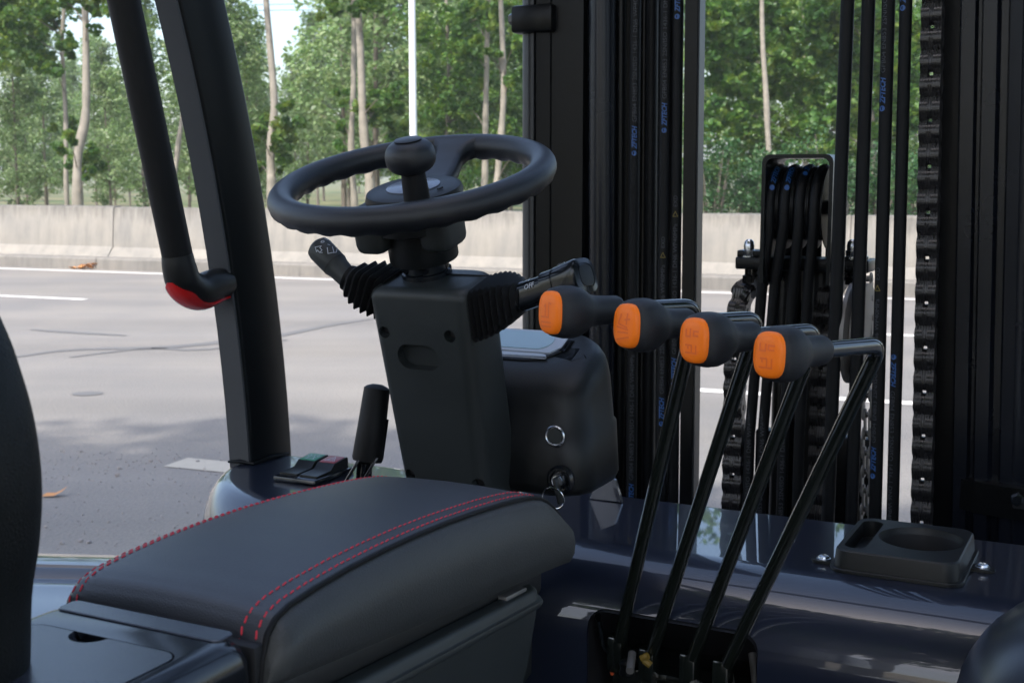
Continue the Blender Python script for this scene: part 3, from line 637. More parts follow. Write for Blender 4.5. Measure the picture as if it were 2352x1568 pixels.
for u, mcap, sym in ((-1.1265, M['green_btn'], 0), (-1.0905, M['red_btn'], 1)):
    mb = MB(); o = P(u, 1.531, ZC + .009); prof = [(-.040, 0), (-.040, .003), (-.004, .0045), (.006, .0125), (.038, .0165), (.041, .0155), (.042, 0)]
    mb.loft([[o + R * s + F * x + Z * z for x, z in prof] for s in (-.0155, -.0145, .0145, .0155)]); sw = part('rocker_switch', mb, M['plastic'])
    d = (F * .032 + Z * .004).normalized(); nn = R.cross(d); cc = o + F * .022 + Z * .0147
    mb = MB(); mb.box(cc, .027, .029, .0012, (R, d, nn), .0004); part('switch_cap', mb, mcap, sw)
    flat = lambda x, y: cc + R * x + d * y + nn * .0009
    if sym: pl = [[(-.009, -.008), (.009, -.008), (0, .009), (-.009, -.008)], [(-.0045, -.005), (.0045, -.005), (0, .0035), (-.0045, -.005)]]
    else: pl = [[(-.009, -.009), (.009, -.009)], [(-.006, -.009), (-.0045, .001), (.0045, .001), (.006, -.009)], [(-.008, .001), (-.011, .003)], [(.008, .001), (.011, .003)], [(0, .004), (0, .009)], [(-.005, .004), (-.008, .008)], [(.005, .004), (.008, .008)]]
    strokes('print', flat, pl, .0012, M['whiteprint'], sw)

# ---- four hydraulic control levers
SY = [
    [[(-.008, -.013), (.006, -.013)], [(-.008, -.009), (.006, -.009)], [(-.008, -.004), (.003, -.004), (.003, .010)], [(-.002, -.004), (-.002, .008), (-.004, .006)], [(.003, .010), (.006, .009)]],
    [[(-.008, -.013), (.007, -.010)], [(-.007, -.006), (.006, -.006)], [(-.008, -.001), (.006, -.003)], [(-.006, .002), (.005, -.001)], [(-.006, .003), (-.003, .011)], [(.004, .002), (.005, .012)], [(.002, .006), (.008, .007)]],
    [[(-.006, .010), (-.006, .004), (-.001, .004), (-.001, .011)], [(.003, .009), (.008, .009)], [(.003, .005), (.008, .005)], [(.003, .005), (.003, .009)], [(-.006, -.004), (.001, -.004)], [(-.003, -.007), (-.003, -.004)], [(-.006, -.011), (.006, -.011), (.006, -.004)], [(.001, -.011), (.001, -.004)]],
    [[(-.007, .010), (-.007, .004), (-.001, .004), (-.001, .010)], [(.002, .009), (.008, .009)], [(.003, .005), (.008, .005)], [(.002, .005), (.002, .009)], [(-.006, -.003), (.001, -.003)], [(-.004, -.006), (-.004, -.003)], [(-.007, -.011), (.006, -.011), (.006, -.003)], [(.001, -.011), (.001, -.004)]]]
LV = [((1307, 716), 1.165, (1602, 702), 1.265, (1418, 1490)), ((1479, 746), 1.14, (1744, 731), 1.245, (1490, 1518)), ((1632, 779), 1.11, (1877, 759), 1.215, (1584, 1530)), ((1801, 812), 1.08, (2024, 791), 1.19, (1660, 1545))]
LVL = ['control lever nearest the steering wheel, fork symbol on its orange cap', 'second control lever from the wheel, tilting mast symbol on its cap', 'third control lever from the wheel', 'control lever farthest from the wheel, standing out to the right']
for i, (kq, kd, bq, bd, lq) in enumerate(LV):
    k = at(*kq, kd); b = at(*bq, bd); lo = pf(*lq, 1.345); a = (b - k).normalized()
    e = empty('control_lever', lo); e.parent = TR; e.location = lo - wloc(TR); e['label'] = LVL[i]
    start = k + a * .03
    mb = MB(); mb.tube(bendpath(start, b, lo, .022, 10), .0078, 18); part('rod', mb, M['blackpaint'], e, 60)
    mb = MB(); mb.box(lo - Z * .004, .020, .024, .045, (R, F, Z), .004); part('clevis', mb, M['blackpaint'], e)
    n0 = (Z - a * Z.dot(a)).normalized(); s0 = n0.cross(a)
    rings = []
    for s, hw, hh, q in ((-.0215, .0138, .0150, 2.7), (-.0200, .0172, .0186, 2.7), (-.016, .0202, .0216, 2.6), (-.008, .0221, .0233, 2.45), (.001, .0224, .0234, 2.3), (.009, .0208, .0218, 2.15), (.0155, .0180, .0187, 2.05), (.0205, .0155, .0160, 2), (.0255, .0141, .0144, 2), (.033, .0133, .0136, 2), (.046, .0129, .0132, 2), (.0565, .0127, .0130, 2), (.0598, .0115, .0118, 2), (.061, .0095, .0098, 2)):
        rings.append([k + a * s + (s0 * (hw * 1.02 * cos(t)) + n0 * (hh * 1.04 * sin(t))) * (1 / (abs(cos(t)) ** q + abs(sin(t)) ** q) ** (1 / q)) for t in [2 * pi * j / 32 for j in range(32)]])
    mb = MB(); mb.loft(rings); part('knob', mb, M['grip'], e, 70)
    mb = MB(); rings = []
    for s, g in ((-.0185, 1), (-.0222, .985), (-.0240, .93), (-.0252, .82), (-.0259, .6), (-.0262, .3), (-.0263, .02)):
        rings.append([k + a * s + (s0 * (.0158 * g * cos(t)) + n0 * (.0200 * g * sin(t))) * (1 / (abs(cos(t)) ** 2.9 + abs(sin(t)) ** 2.9) ** (1 / 2.9)) for t in [2 * pi * j / 32 for j in range(32)]])
    mb.loft(rings)
    sx = s0 if s0.dot(X) > 0 else -s0
    def cp(x, y, lift=0): 
        g = min(1, sqrt((x / .0158) ** 2 + (y / .020) ** 2)); return k + a * (-.0263 + .0009 * g ** 2 + .0012 * g ** 6 - .00035 - lift) + sx * x + n0 * y
    nf = len(mb.f)
    strokes('', cp, [[(x * .95, y * .95) for x, y in pl] for pl in SY[i]], .0016, None, None, mb)
    for j in range(nf, len(mb.f)): mb.m[j] = 1
    part('knob_cap', mb, [M['orange'], M['orange2']], e, 60)

# ---- cup holder
cx, cy = -.237, 1.502
mb = MB(); fl = rr(.0745, .083, .02, 6, cx, cy)
mb.loft([[P(x, y, z) for x, y in rr(.0745 - i_, .083 - i_, .02, 6, cx, cy)] for z, i_ in ((ZC + .0005, 0), (ZC + .004, 0), (ZC + .0048, .0008))])
ch = part('cup_holder', mb, M['plastic'])
mb = MB()
mb.loft([[P(x, y, z) for x, y in rr(.0685 - i_, .0785 - i_, .018, 8, cx, cy)] for z, i_ in ((ZC + .004, -.0015), (ZC + .022, 0), (ZC + .0245, .0006), (ZC + .026, .0022))])
body = part('cup_tray', mb, M['plastic'], ch)
cut = MB(); cut.lathe([(.0445, -.09), (.0485, .012)], P(cx + .0155, cy + .010, ZC), Z, 48); carve(ch, cut)
mb = MB(); mb.lathe([(.001, -.075), (.038, -.075), (.0425, -.02), (.0452, .0185)], P(cx + .0155, cy + .010, ZC), Z, 40, cap=False); part('cup_well', mb, M['dark'], ch)  # black lining, darkened further for the shade deep in the hole
cut = MB(); cut.lathe([(.0440, -.012), (.0465, .018), (.0485, .0225), (.0495, .03)], P(cx + .0155, cy + .010, ZC), Z, 48); carve(body, cut)
cut = MB(); cut.prism(rr(.0125, .063, .0122, 8, cx - .0485, cy), P(0, 0, ZC + .006), R, F, Z, .03); carve(body, cut)
for (x, y) in ((-.322, 1.452), (-.151, 1.502)):
    mb = MB(); mb.loft([[P(a, b, z) for a, b in rr(.020, .010, .0098, 6, x + (.006 if x < -.3 else -.006), y)] for z in (ZC + .0005, ZC + .0042)]); part('mounting_ear', mb, M['plastic'], ch)
    mb = MB(); mb.lathe([(.0085, 0), (.0085, .0012), (.0068, .0016), (.0062, .0035), (.004, .0046), (0, .005)], P(x, y, ZC + .0042), Z, 20, cap=False)
    mb.box(P(x, y, ZC + .0093), .007, .0014, .0012, (R, F, Z)); mb.box(P(x, y, ZC + .0093), .0014, .007, .0012, (R, F, Z)); part('screw', mb, M['zinc'], ch)

# ---- armrest with stitched lid, storage box and console
FS = [.5235, .526, .531, .538, .55, .575, .61, .65, .69, .73, .77, .81, .84, .86, .874, .887, .899, .9095, .918, .923]
ZT = [1.288, 1.301, 1.313, 1.3195, 1.3232, 1.3258, 1.3277, 1.3282, 1.3276, 1.3258, 1.323, 1.3195, 1.316, 1.3128, 1.3092, 1.3035, 1.2962, 1.288, 1.2785, 1.268]
def zt(f):
    for i in range(len(FS) - 1):
        if f <= FS[i + 1]: t = (f - FS[i]) / (FS[i + 1] - FS[i]); return ZT[i] + (ZT[i + 1] - ZT[i]) * t
    return ZT[-1]
def zb(f): return 1.2835 - .115 * (f - .53) + .03 * (f - .53) ** 2
CR = [(-.5675, -.0105), (-.5668, -.0055), (-.565, -.0025), (-.561, -.0006), (-.550, .0008), (-.527, .0022), (-.50, .0028), (-.47, .0024), (-.445, .0012), (-.430, .0003), (-.4225, -.0004), (-.4195, -.0014)]
def crown(r_):
    for (a, za), (b, zb_) in zip(CR, CR[1:]):
        if a <= r_ <= b: return za + (zb_ - za) * (r_ - a) / (b - a)
    return 0
FF = []
for a, b in zip(FS, FS[1:]):
    for k in range(3): FF.append(a + (b - a) * k / 3)
FF.append(FS[-1])
mb = MB(); rings = []
for f in FF: rings.append([P(x, f, max(zt(f) + c, zb(f) + .002)) for x, c in CR] + [P(-.42, f, max(zt(f) - .016, zb(f) + .001)), P(-.563, f, zb(f))])
mb.loft(rings); lid = part('armrest', mb, M['leather'], ang=55)
mb = MB(); rings = []
for f in FF:
    t, b = zt(f), zb(f); h = max(t - b, .004); e_ = min(1, (f - .5225) / .012) ** .5 * min(1, max(.05, (.9245 - f) / .010)) ** .5
    rings.append([P(-.425, f, t - .003), P(-.4165, f, t - .0030), P(-.4120 + .0, f, t - .1 * h - .002), P(-.4172 + .0115 * e_, f, t - .28 * h), P(-.4172 + .0135 * e_, f, t - .5 * h), P(-.4172 + .0125 * e_, f, t - .75 * h), P(-.4172 + .0085 * e_, f, t - .95 * h), P(-.4172 + .003 * e_, f, b), P(-.44, f, b)])
mb.loft(rings); part('side_cushion', mb, M['vinyl'], lid, 60)
mb = MB(); mb.tube([P(-.4178, f, zt(f) - .0018) for f in FF], .0019, 8); part('piping', mb, M['rubber'], lid)
def stitch_row(r_):
    mb = MB(); f = .5265; s = .0062
    L = [(.5245 + (.902 - .5245) * i / 900) for i in range(901)]; pts = [P(r_, q, zt(q) + crown(r_) + .0003) for q in L]; acc = 0; st = pts[0]; nxt = 0; i = 0
    while i < len(pts) - 1:
        j = i; d = 0
        while j < len(pts) - 1 and d < .0048: d += (pts[j + 1] - pts[j]).length; j += 1
        a, b = pts[i], pts[j]; t = (b - a).normalized(); w = (t.cross(Z)).normalized(); nn = w.cross(t); sk = .00045
        a2, b2 = a + w * sk, b - w * sk; m = (a2 + b2) / 2; r0 = .00072
        q1, q2 = a2.lerp(b2, .14), a2.lerp(b2, .86); o4 = (w * r0, nn * r0 * .9, w * -r0, nn * -.0004)
        mb.add([a2 - nn * .0002] + [q1 + q for q in o4] + [q2 + q for q in o4] + [b2 - nn * .0002], [(0, 1 + e, 1 + (e + 1) % 4) for e in range(4)] + [(1 + e, 5 + e, 5 + (e + 1) % 4, 1 + (e + 1) % 4) for e in range(4)] + [(9, 5 + (e + 1) % 4, 5 + e) for e in range(4)])
        d = 0; i = j
        while i < len(pts) - 1 and d < .0009: d += (pts[i + 1] - pts[i]).length; i += 1
    o = part('stitching', mb, M['thread'], lid); o['kind'] = 'stuff'
for r_ in (-.4345, -.4245, -.5575, -.5635): stitch_row(r_)
mb = MB(); rings = []
def boxring(dz, ins, fe): return [P(x, y, 1.2372 - .068 * (y - .66) + dz) for x, y in rrect4(-.572 + ins, -.4145 - ins, .545 + ins, fe - ins, (.026, .02, .02, .02), 6)]
rings = [boxring(-.20, .030, .865), boxring(-.10, .014, .880), boxring(-.05, .0065, .888), boxring(-.012, .0035, .893), boxring(-.0045, .0035, .8945), boxring(-.0035, .001, .8955), boxring(-.001, 0, .896), boxring(.0015, .0008, .896), boxring(.0025, .003, .896), boxring(.003, .0032, .896), boxring(.0085, .004, .896), boxring(.0115, .007, .896), boxring(.0122, .014, .896), boxring(.006, .016, .896)]
mb.loft(rings); part('storage_box', mb, M['plastic2'], lid, 45)
mb = MB(); mb.box(P(-.49, .73, 1.245), .12, .36, .03, (R, (F - Z * .075).normalized(), Z), .006); part('lid_base', mb, M['plastic'], lid)
mb = MB(); mb.box(P(-.4285, .845, 1.2372), .012, .035, .004, (R, (F - Z * .07).normalized(), Z), .001); part('hinge_strip', mb, M['steel'], lid)
mb = MB(); mb.box(P(-.485, .5245, 1.285), .135, .010, .045, (R, F, Z), .003); part('end_gap', mb, M['dark'], lid)
def conring(z, ins): return [P(x, y, z) for x, y in rrect4(-.556 + ins, -.4155 - ins, .20, .5205 - ins, (.014, .014, .004, .004), 6)]
mb = MB(); rings = [conring(1.10, 0), conring(1.288, 0)]
for i in range(1, 9):
    a = pi / 2 * i / 8; rings.append(conring(1.288 + .0165 * sin(a), .0125 * (1 - cos(a))))
mb.loft(rings); con = part('side_console', mb, M['gloss'], ang=60)
mb = MB(); mb.loft([[P(x, y, z) for x, y in rrect4(-.545 + i_, -.4285 - i_, .5015 + i_, .5175 - i_, (.004,) * 4, 4)] for z, i_ in ((1.304, 0), (1.3050, 0), (1.3055, .0006))]); part('console_ridge', mb, M['lid'], con)
cut = MB(); cut.loft([[P(x, y, z) for x, y in rrect4(-.5405, -.4325, .22, .4815, (.012, .012, .004, .004), 8)] for z in (1.2995, 1.32)]); carve(con, cut)
mb = MB(); lidp = rrect4(-.5393, -.4337, .22, .4803, (.011, .011, .004, .004), 8)
mb.loft([[P(x, y, z) for x, y in lidp] for z in (1.2985, 1.3048)]); cl_ = part('console_lid', mb, M['lid'], con)
cut = MB(); cut.lathe([(.0005, -.009), (.008, -.0075), (.0118, -.003), (.0130, .004)], P(-.4965, .4815, 1.3045), Z, 32); carve(cl_, cut)

con.location.z += .0098
# ---- seat back and hood of the truck
mb = MB(); rings = []
for z, re in ((1.00, -.54), (1.22, -.508), (1.30, -.486), (1.35, -.480), (1.38, -.4726), (1.41, -.469), (1.44, -.4718), (1.466, -.480), (1.49, -.4916), (1.55, -.53), (1.62, -.592), (1.652, -.628)):
    rings.append([P(x, y, z) for x, y in rrect4(-1.38 - re, re, .28, .447, (.035, .035, .04, .04), 8)])
cols = [bez([rg[k] for rg in rings], 4) for k in range(len(rings[0]))]; r2 = [[c[i] for c in cols] for i in range(len(cols[0]))]
mb.loft(r2); part('seat_back', mb, M['seat'], ang=70)
mb = MB(); rings = []
for z, i_ in ((.98, 0), (1.06, 0), (1.09, .012), (1.10, .04)): rings.append([P(x, y, z) for x, y in rrect4(-.94 + i_, -.50 - i_, .30, .86 - i_, (.08, .08, .03, .03), 8)])
mb.loft(rings); part('seat_cushion', mb, M['seat'], ang=60)
mb = MB(); pr_ = [(1272, 1.56), (1276, 1.53), (1284, 1.505), (1297, 1.485), (1304, 1.482), (1308, 1.478), (1330, 1.468), (1335, 1.462), (1340, 1.445), (1350, 1.432), (1380, 1.39), (1440, 1.30), (1600, 1.16)]
rings = []
for x, dy in ((-240, -9), (100, -2), (300, 3), (470, 10), (560, 16)):
    ring = [at(x, y + dy, d) for y, d in pr_]; ring += [ring[-1] - Z * .35, ring[0] - Z * .6]
    rings.append(ring)
mb.loft(rings); part('hood', mb, M['hood'], ang=25)
mb = MB(); c = at(2590, 1725, 1.16); bm = bmesh.new(); bmesh.ops.create_uvsphere(bm, u_segments=40, v_segments=24, radius=.148); bm.verts.index_update()
mb.add([c + V3((v.co.x, v.co.y * 1.3, v.co.z * .98)) for v in bm.verts], [[v.index for v in f.verts] for f in bm.faces]); bm.free(); part('side_cover', mb, M['side'], ang=60)

# ---- floor, lower body and wheels, mostly hidden from here
mb = MB(); mb.box(P(-.69, 1.12, .52), .95, .62, .03, (R, F, Z), .005); part('floor_plate', mb, M['mast'])
mb = MB(); mb.box(P(-.69, -.20, .62), .98, 1.5, .72, (R, F, Z), .05); part('body', mb, M['cowl'])
for x, f, r_ in ((-1.17, 1.72, .33), (-.21, 1.72, .33), (-1.14, -.62, .27), (-.24, -.62, .27)):
    mb = MB(); mb.lathe([(r_ * .55, -.09), (r_ * .93, -.09), (r_, -.06), (r_, .06), (r_ * .93, .09), (r_ * .55, .09)], P(x, f, r_), R, 40); w_ = part('wheel', mb, M['rubber'])
    mb = MB(); mb.lathe([(r_ * .2, -.05), (r_ * .56, -.07), (r_ * .56, .07), (r_ * .2, .05)], P(x, f, r_), R, 32); part('rim', mb, M['mast'], w_)

# ================================================================== the mast
FM = 1.98
def vline(x0, x1, f=FM, y0=-520, y1=1850):
    return pf(x0 + (x1 - x0) * y0 / 1150, y0, f), pf(x0 + (x1 - x0) * y1 / 1150, y1, f)
def vprism(name, poly, f, x0, x1, m, ang=35, y0=-520, y1=1850, parent=None):
    a, b = vline(x0, x1, f, y0, y1); mb = MB(); mb.loft([[q + R * x + F * y for x, y in poly] for q in (b, a)]); return part(name, mb, m, parent, ang)
def arc(cx, cy, r_, a0, a1, n=6): return [(cx + r_ * cos(radians(a0 + (a1 - a0) * i / n)), cy + r_ * sin(radians(a0 + (a1 - a0) * i / n))) for i in range(n + 1)]
# left upright: outer channel, lift cylinder, pipes, hoses, inner channel
vprism('outer_rail', [(.030, .16), (.030, .006), (.034, .001), (.060, .001), (.062, .004), (.120, .004), (.124, .010), (.124, .16)], FM, 1190, 1190, M['mast'], 25)
vprism('rail_edge', [(.0295, .15), (0, .15), (0, .03)] + arc(.022, .022, .022, 180, 262, 5) + [(.022, .003), (.024, .003), (.024, 0), (.0295, 0)], FM, 1190, 1190, M['lit_rail'], 25)
vprism('mast_web', [(0, 0), (.19, 0), (.19, .012), (0, .012)], FM + .10, 1320, 1310, M['mast'])
vprism('inner_rail', [(-.022, 0), (-.001, 0), (-.001, .030), (-.022, .030)], FM - .005, 1604, 1589, M['mast'], 20)
vprism('rail_edge', [(0, .001), (.002, .003), (.002, .030), (0, .030)], FM - .005, 1604, 1589, M['lit_rail'], 20)
vprism('inner_rail', [(0, 0), (.02, 0), (.02, .05), (0, .05)], FM + .05, 1478, 1470, M['mast'], 20)
def vtube(name, x0, x1, f, rad, m, y0=-520, y1=1850, n=20, parent=None):
    a, b = vline(x0, x1, f, y0, y1); mb = MB(); mb.tube([a, b], rad, n); return part(name, mb, m, parent, 60), a, b
vtube('lift_cylinder', 1384, 1382, FM, .0225, M['mastblue'])
vtube('hydraulic_pipe', 1427, 1422, FM + .02, .009, M['mast'])
def hose_print(h, a, b, rad, items, side):
    # items: (pixel y of the start, kind); lettering climbs the hose
    ax = (a - b).normalized(); fn = wrapper(b, a, rad, (EYEP - a.lerp(b, .5)) * 1 + X * side, 1)
    for ypx, inv in items:
        mbb, mbg, mby = MB(), MB(), MB()
        # distance along the hose of that pixel row
        lo, hi = 0.0, (a - b).length
        for _ in range(40):
            mid = (lo + hi) / 2; q = b + ax * mid - EYEP; yy = IH / 2 - FPX * q.dot(UP) / q.dot(FW)
            if yy > ypx: lo = mid
            else: hi = mid
        s = lo; g = -1 if inv else 1
        mbb.add([fn(s + .0042 * cos(t), .0042 * sin(t)) for t in [2 * pi * i / 12 for i in range(12)]], [list(range(12))])
        s += g * .0065; e_ = letters(mbb, fn, 'ZFTECH', s, .0078, .038, shear=.3, off=.035, flip=inv)
        s = e_ + g * .006; e_ = letters(mbg, fn, 'GFB04 EN853 2SN/ISO 1436-1 DN6 WP40MPa', s, .0068, .215, flip=inv)
        s = e_ + g * .012; strokes('', fn, [[(s, -.004), (s + g * .008, 0), (s, .004), (s, -.004)]], .0012, None, None, mby); s += g * .016
        n0_ = len(mby.f); letters(mby, fn, 'EXD', s, .0064, .018, mi=1, flip=inv)
        obj('brand_print', mbb, M['blue'], h, smooth=False); obj('spec_print', mbg, M['greyprint'], h, smooth=False); obj('warning_print', mby, [M['yellowprint'], M['greyprint']], h, smooth=False)
HL = [(1460, 1450, FM - .005, .0092, [(352, 0), (1165, 0)], -.10), (1497, 1488, FM + .03, .011, [], 0), (1530, 1519, FM - .005, .0098, [(300, 0), (970, 0)], -.3), (1557, 1546, FM, .0095, [(40, 0), (880, 0)], -.2),
      (1947, 1903, 1.90, .0100, [], 0), (1995, 1957, 1.90, .0098, [], 0), (2041, 2011, 1.90, .0095, [(250, 0), (1090, 0)], -1.6), (2081, 2051, 1.90, .0090, [(20, 0), (818, 1)], -1.4)]
for x0, x1, f, rad, items, side in HL:
    h, a, b = vtube('hydraulic_hose', x0, x1, f, rad, M['hose'])
    if items: hose_print(h, a, b, rad, items, side)
# clamps round the uprights
def clamp(c, w, hgt, bolt):
    mb = MB(); mb.box(c + R * (w / 2) + F * .075, w, .165, hgt, (R, F, Z), .006); o = part('mast_clamp', mb, M['mast'])
    mb = MB(); mb.lathe([(.006, -.012), (.006, 0), (.011, 0), (.011, .008), (.009, .012), (0, .012)], bolt, -R if bolt.dot(R) < c.dot(R) + w / 2 else (R - F * .4).normalized(), 6, cap=False); part('clamp_bolt', mb, M['gloss'], o)
clamp(pf(1181, 47, FM) + R * -.001 - F * .006, .078, .046, pf(1186, 44, FM - .0))
# leaf chains
PITCH = .0326
def plate_outline(p, r0, waist, n=7):
    pts = []
    for cx, a0 in ((p / 2, -90), (-p / 2, 90)):
        pts += [(cx + r0 * cos(radians(a0 + 180 * i / n)), r0 * sin(radians(a0 + 180 * i / n))) for i in range(n + 1)]
        pts.append((0, waist if cx > 0 else -waist))
    return pts
def link_mesh(offs, th, p=PITCH, r0=.0128, waist=.0095, pin=None):
    mb = MB(); po = plate_outline(p, r0, waist)
    for o in offs: mb.prism([(y, x) for x, y in po], R * (o - th / 2), F, Z, R, th)
    if pin:
        for s in (-1, 1): mb.tube([Z * (s * p / 2) - R * pin, Z * (s * p / 2) + R * pin], .0048, 8)
    return mb
def chain(path, offA, offB, th, m, name='lift_chain', p=PITCH, r0=.0146, waist=.0078, pinw=.0150):
    root = empty(name, path[-1]); root.parent = TR; root.location = path[-1] - wloc(TR)
    ma = obj('link', link_mesh(offA, th, p, r0, waist, pinw), m, root); mb_ = obj('link', link_mesh(offB, th, p, r0, waist), m, root)
    pts = []; cum = [0.0]
    for a, b in zip(path, path[1:]): cum.append(cum[-1] + (b - a).length)
    def pos(s):
        for i in range(len(path) - 1):
            if s <= cum[i + 1]: return path[i].lerp(path[i + 1], (s - cum[i]) / (cum[i + 1] - cum[i]))
        return path[-1]
    nl = int(cum[-1] / p)
    for k in range(nl):
        a, b = pos(k * p), pos((k + 1) * p); src = ma if k % 2 == 0 else mb_
        o = src if k < 2 else src.copy()
        if k >= 2: COL.objects.link(o); o.parent = root
        t = (a - b).normalized(); y = t.cross(R).normalized(); x = y.cross(t)
        o.location = (a + b) / 2 - wloc(root); o.rotation_euler = Matrix((R, F, Z)).transposed().to_3x3().to_euler()
        M0 = Matrix((R, F, Z)).transposed(); M1 = Matrix((x, y, t)).transposed()
        o.rotation_euler = (M1 @ M0.inverted()).to_euler()
    return root
a, b = vline(2143, 2118, 1.90)
chain([a, b], [-.0126, -.0088, -.0052, .0052, .0088, .0126], [-.0120, -.0074, -.0037, 0, .0037, .0074, .0120], .0033, M['chain'])
c1 = pf(1722, 735, 2.02)
chain([pf(1740, 640, 2.05), pf(1718, 652, 2.045), pf(1700, 690, 2.03), pf(1690, 760, 2.02), pf(1686, 1000, 2.02), pf(1680, 1330, 2.02)], [-.0141, -.0098, -.0058, .0058, .0098, .0141], [-.0134, -.0083, -.0041, 0, .0041, .0083, .0134], .0036, M['chain'], r0=.0147, waist=.0080, pinw=.017)
chain([pf(1925, 640, 2.05), pf(1912, 660, 2.045), pf(1897, 700, 2.03), pf(1890, 760, 2.02), pf(1884, 1000, 2.02), pf(1874, 1330, 2.02)], [-.0141, -.0098, -.0058, .0058, .0098, .0141], [-.0134, -.0083, -.0041, 0, .0041, .0083, .0134], .0036, M['chain'], r0=.0147, waist=.0080, pinw=.017)
chain([pf(1992, 640, 2.0), pf(1994, 760, 2.0), pf(1992, 1000, 2.0), pf(1984, 1330, 2.0)], [-.006, .006], [-.0035, .0035], .0024, M['steel'], p=.0306, r0=.0098, waist=.0072, pinw=.0085)
# hose pulley at the top of the lift ram
PC = P(-.494, 2.02, 1.505)
ul, ur = pf(1742, 355, 1.95), pf(1906, 357, 1.95); wd_ = (ur - ul).dot(R) + .012; zt_ = ul.z
hb = empty('hose_pulley', PC - Z * .2); hb.parent = TR; hb.location = PC - Z * .2 - wloc(TR)
def uframe(f0, f1, th):
    h = zt_; w = wd_ - .012; o = []
    ctr = ul.dot(R) + wd_ / 2; prof = [(-w / 2, -.20), (-w / 2, -.012)] + [(-w / 2 + .012 - .012 * cos(radians(x)), -.012 + .012 * sin(radians(x))) for x in (30, 60)] + [(-w / 2 + .012, 0), (w / 2 - .012, 0)] + [(w / 2 - .012 + .012 * sin(radians(x)), -.012 + .012 * cos(radians(x))) for x in (30, 60)] + [(w / 2, -.012), (w / 2, -.20)]
    inn = [(x * (1 - 2 * th / w), z - (th if z > -.15 else 0)) for x, z in prof]
    mb = MB(); n = len(prof)
    vs = [P(ctr + x, f, h + z) for f in (f0, f1) for lst in (prof, inn) for x, z in lst]; fs = []
    for i in range(n - 1):
        fs += [(i, i + 1, n + i + 1, n + i), (2 * n + i, 3 * n + i, 3 * n + i + 1, 2 * n + i + 1), (i, 2 * n + i, 2 * n + i + 1, i + 1), (n + i, n + i + 1, 3 * n + i + 1, 3 * n + i)]
    fs += [(0, n, 3 * n, 2 * n), (n - 1, 3 * n - 1, 4 * n - 1, 2 * n - 1)]
    mb.add(vs, fs); return mb
part('pulley_bracket', uframe(1.95, 2.055, .006), M['post'], hb, 30)
for i in range(4):
    c = P(-.5375 + .0235 * i, 2.022, 1.507); mb = MB(); mb.lathe([(.020, -.0115), (.066, -.0115), (.066, -.0095), (.052, -.004), (.052, .004), (.066, .0095), (.066, .0115), (.020, .0115)], c, R, 40); part('sheave', mb, M['mast'], hb, 40)
    path = [pf([1712, 1742, 1790, 1826][i], 1330, 1.985), pf([1722, 1752, 1800, 1836][i], 1000, 1.982), pf([1752, 1781, 1823, 1858][i], 640, 1.975), c - F * .0605 - Z * .03]
    path += [c + (-F * cos(a) + Z * sin(a)) * .0605 for a in [pi * k / 12 for k in range(13)]] + [c + F * .0605 - Z * .3]
    mb = MB(); mb.tube(path, .0088, 14, upv=R); h = part('hydraulic_hose', mb, M['hose'], hb, 60)
    # print near the top of the arc
    th0 = radians([28, 28, 52, 80][i])
    if i < 3:
        fn = lambda s, t, c=c, th0=th0: c + (-F * cos(th0 + s / .0605) + Z * sin(th0 + s / .0605)) * (.0605 + .0092 * cos(t / .0092 - .35)) + R * (.0092 * sin(t / .0092 - .35) * -1)
        mb = MB(); mb.add([fn(.0042 * cos(t), .0042 * sin(t)) for t in [2 * pi * j / 12 for j in range(12)]], [list(range(12))]); letters(mb, fn, 'ZFTECH', .0065, .0075, .036, shear=.3, off=.035); obj('brand_print', mb, M['blue'], h, smooth=False)
    if i < 3:
        a_, b_ = path[1], path[0]; a2 = pf([1731, 1761, 1809][i], 905, 1.982)
        h2 = h
        mbx = MB(); fnx = wrapper(b_, a_, .0088, (EYEP - a_) + X * -.3); Lh = (a_ - b_).length
        letters(mbx, fnx, 'EN853 2SN/ISO 1436-1 DN6 WP40MPa', Lh * .42, .0066, .19); obj('spec_print', mbx, M['greyprint'], h, smooth=False)
mb = MB(); mb.tube([P(-.565, 2.022, 1.507), P(-.43, 2.022, 1.507)], .012, 16); part('pulley_axle', mb, M['mast'], hb)
# crosshead with cap nuts under the pulley
mb = MB(); z0 = pf(1716, 604, 2.0).z; mb.box(P((pf(1690, 600, 2.0).dot(R) + pf(1997, 600, 2.0).dot(R)) / 2, 2.03, z0), (pf(1997, 600, 2.0) - pf(1690, 600, 2.0)).dot(R), .07, .020, (R, F, Z), .003)
mb.box(P(pf(1716, 600, 2.0).dot(R) + .006, 2.03, z0 + .014), .05, .05, .012, (R, F, Z), .002)
xh = part('crosshead', mb, M['mast'])
for x, y in ((1720, 590), (1957, 592), (1977, 592)):
    c = pf(x, y, 2.01); mb = MB(); mb.lathe([(.013, -.002), (.013, .002)], c, Z, 20); mb.lathe([(.0095, .002), (.0105, .004), (.0105, .011), (.009, .012)], c, Z, 6)
    mb.lathe([(.0085, .012), (.0088, .018), (.0075, .025), (.004, .0285), (0, .029)], c, Z, 18, cap=False); part('cap_nut', mb, M['zinc'], xh)
    mb = MB(); mb.lathe([(.0095, -.042), (.0095, -.030), (.006, -.029), (.006, -.02)], c, Z, 6); part('bolt_head', mb, M['mast'], xh)
for x, rr__ in ((1812, .022), (1886, .030)):
    c = pf(x, 625, 2.06); mb = MB(); mb.lathe([(rr__, -.6), (rr__, 0), (rr__ * .92, .010), (rr__ * .6, .016), (0, .018)], c, Z, 28, cap=False); part('lift_ram', mb, M['mast'])
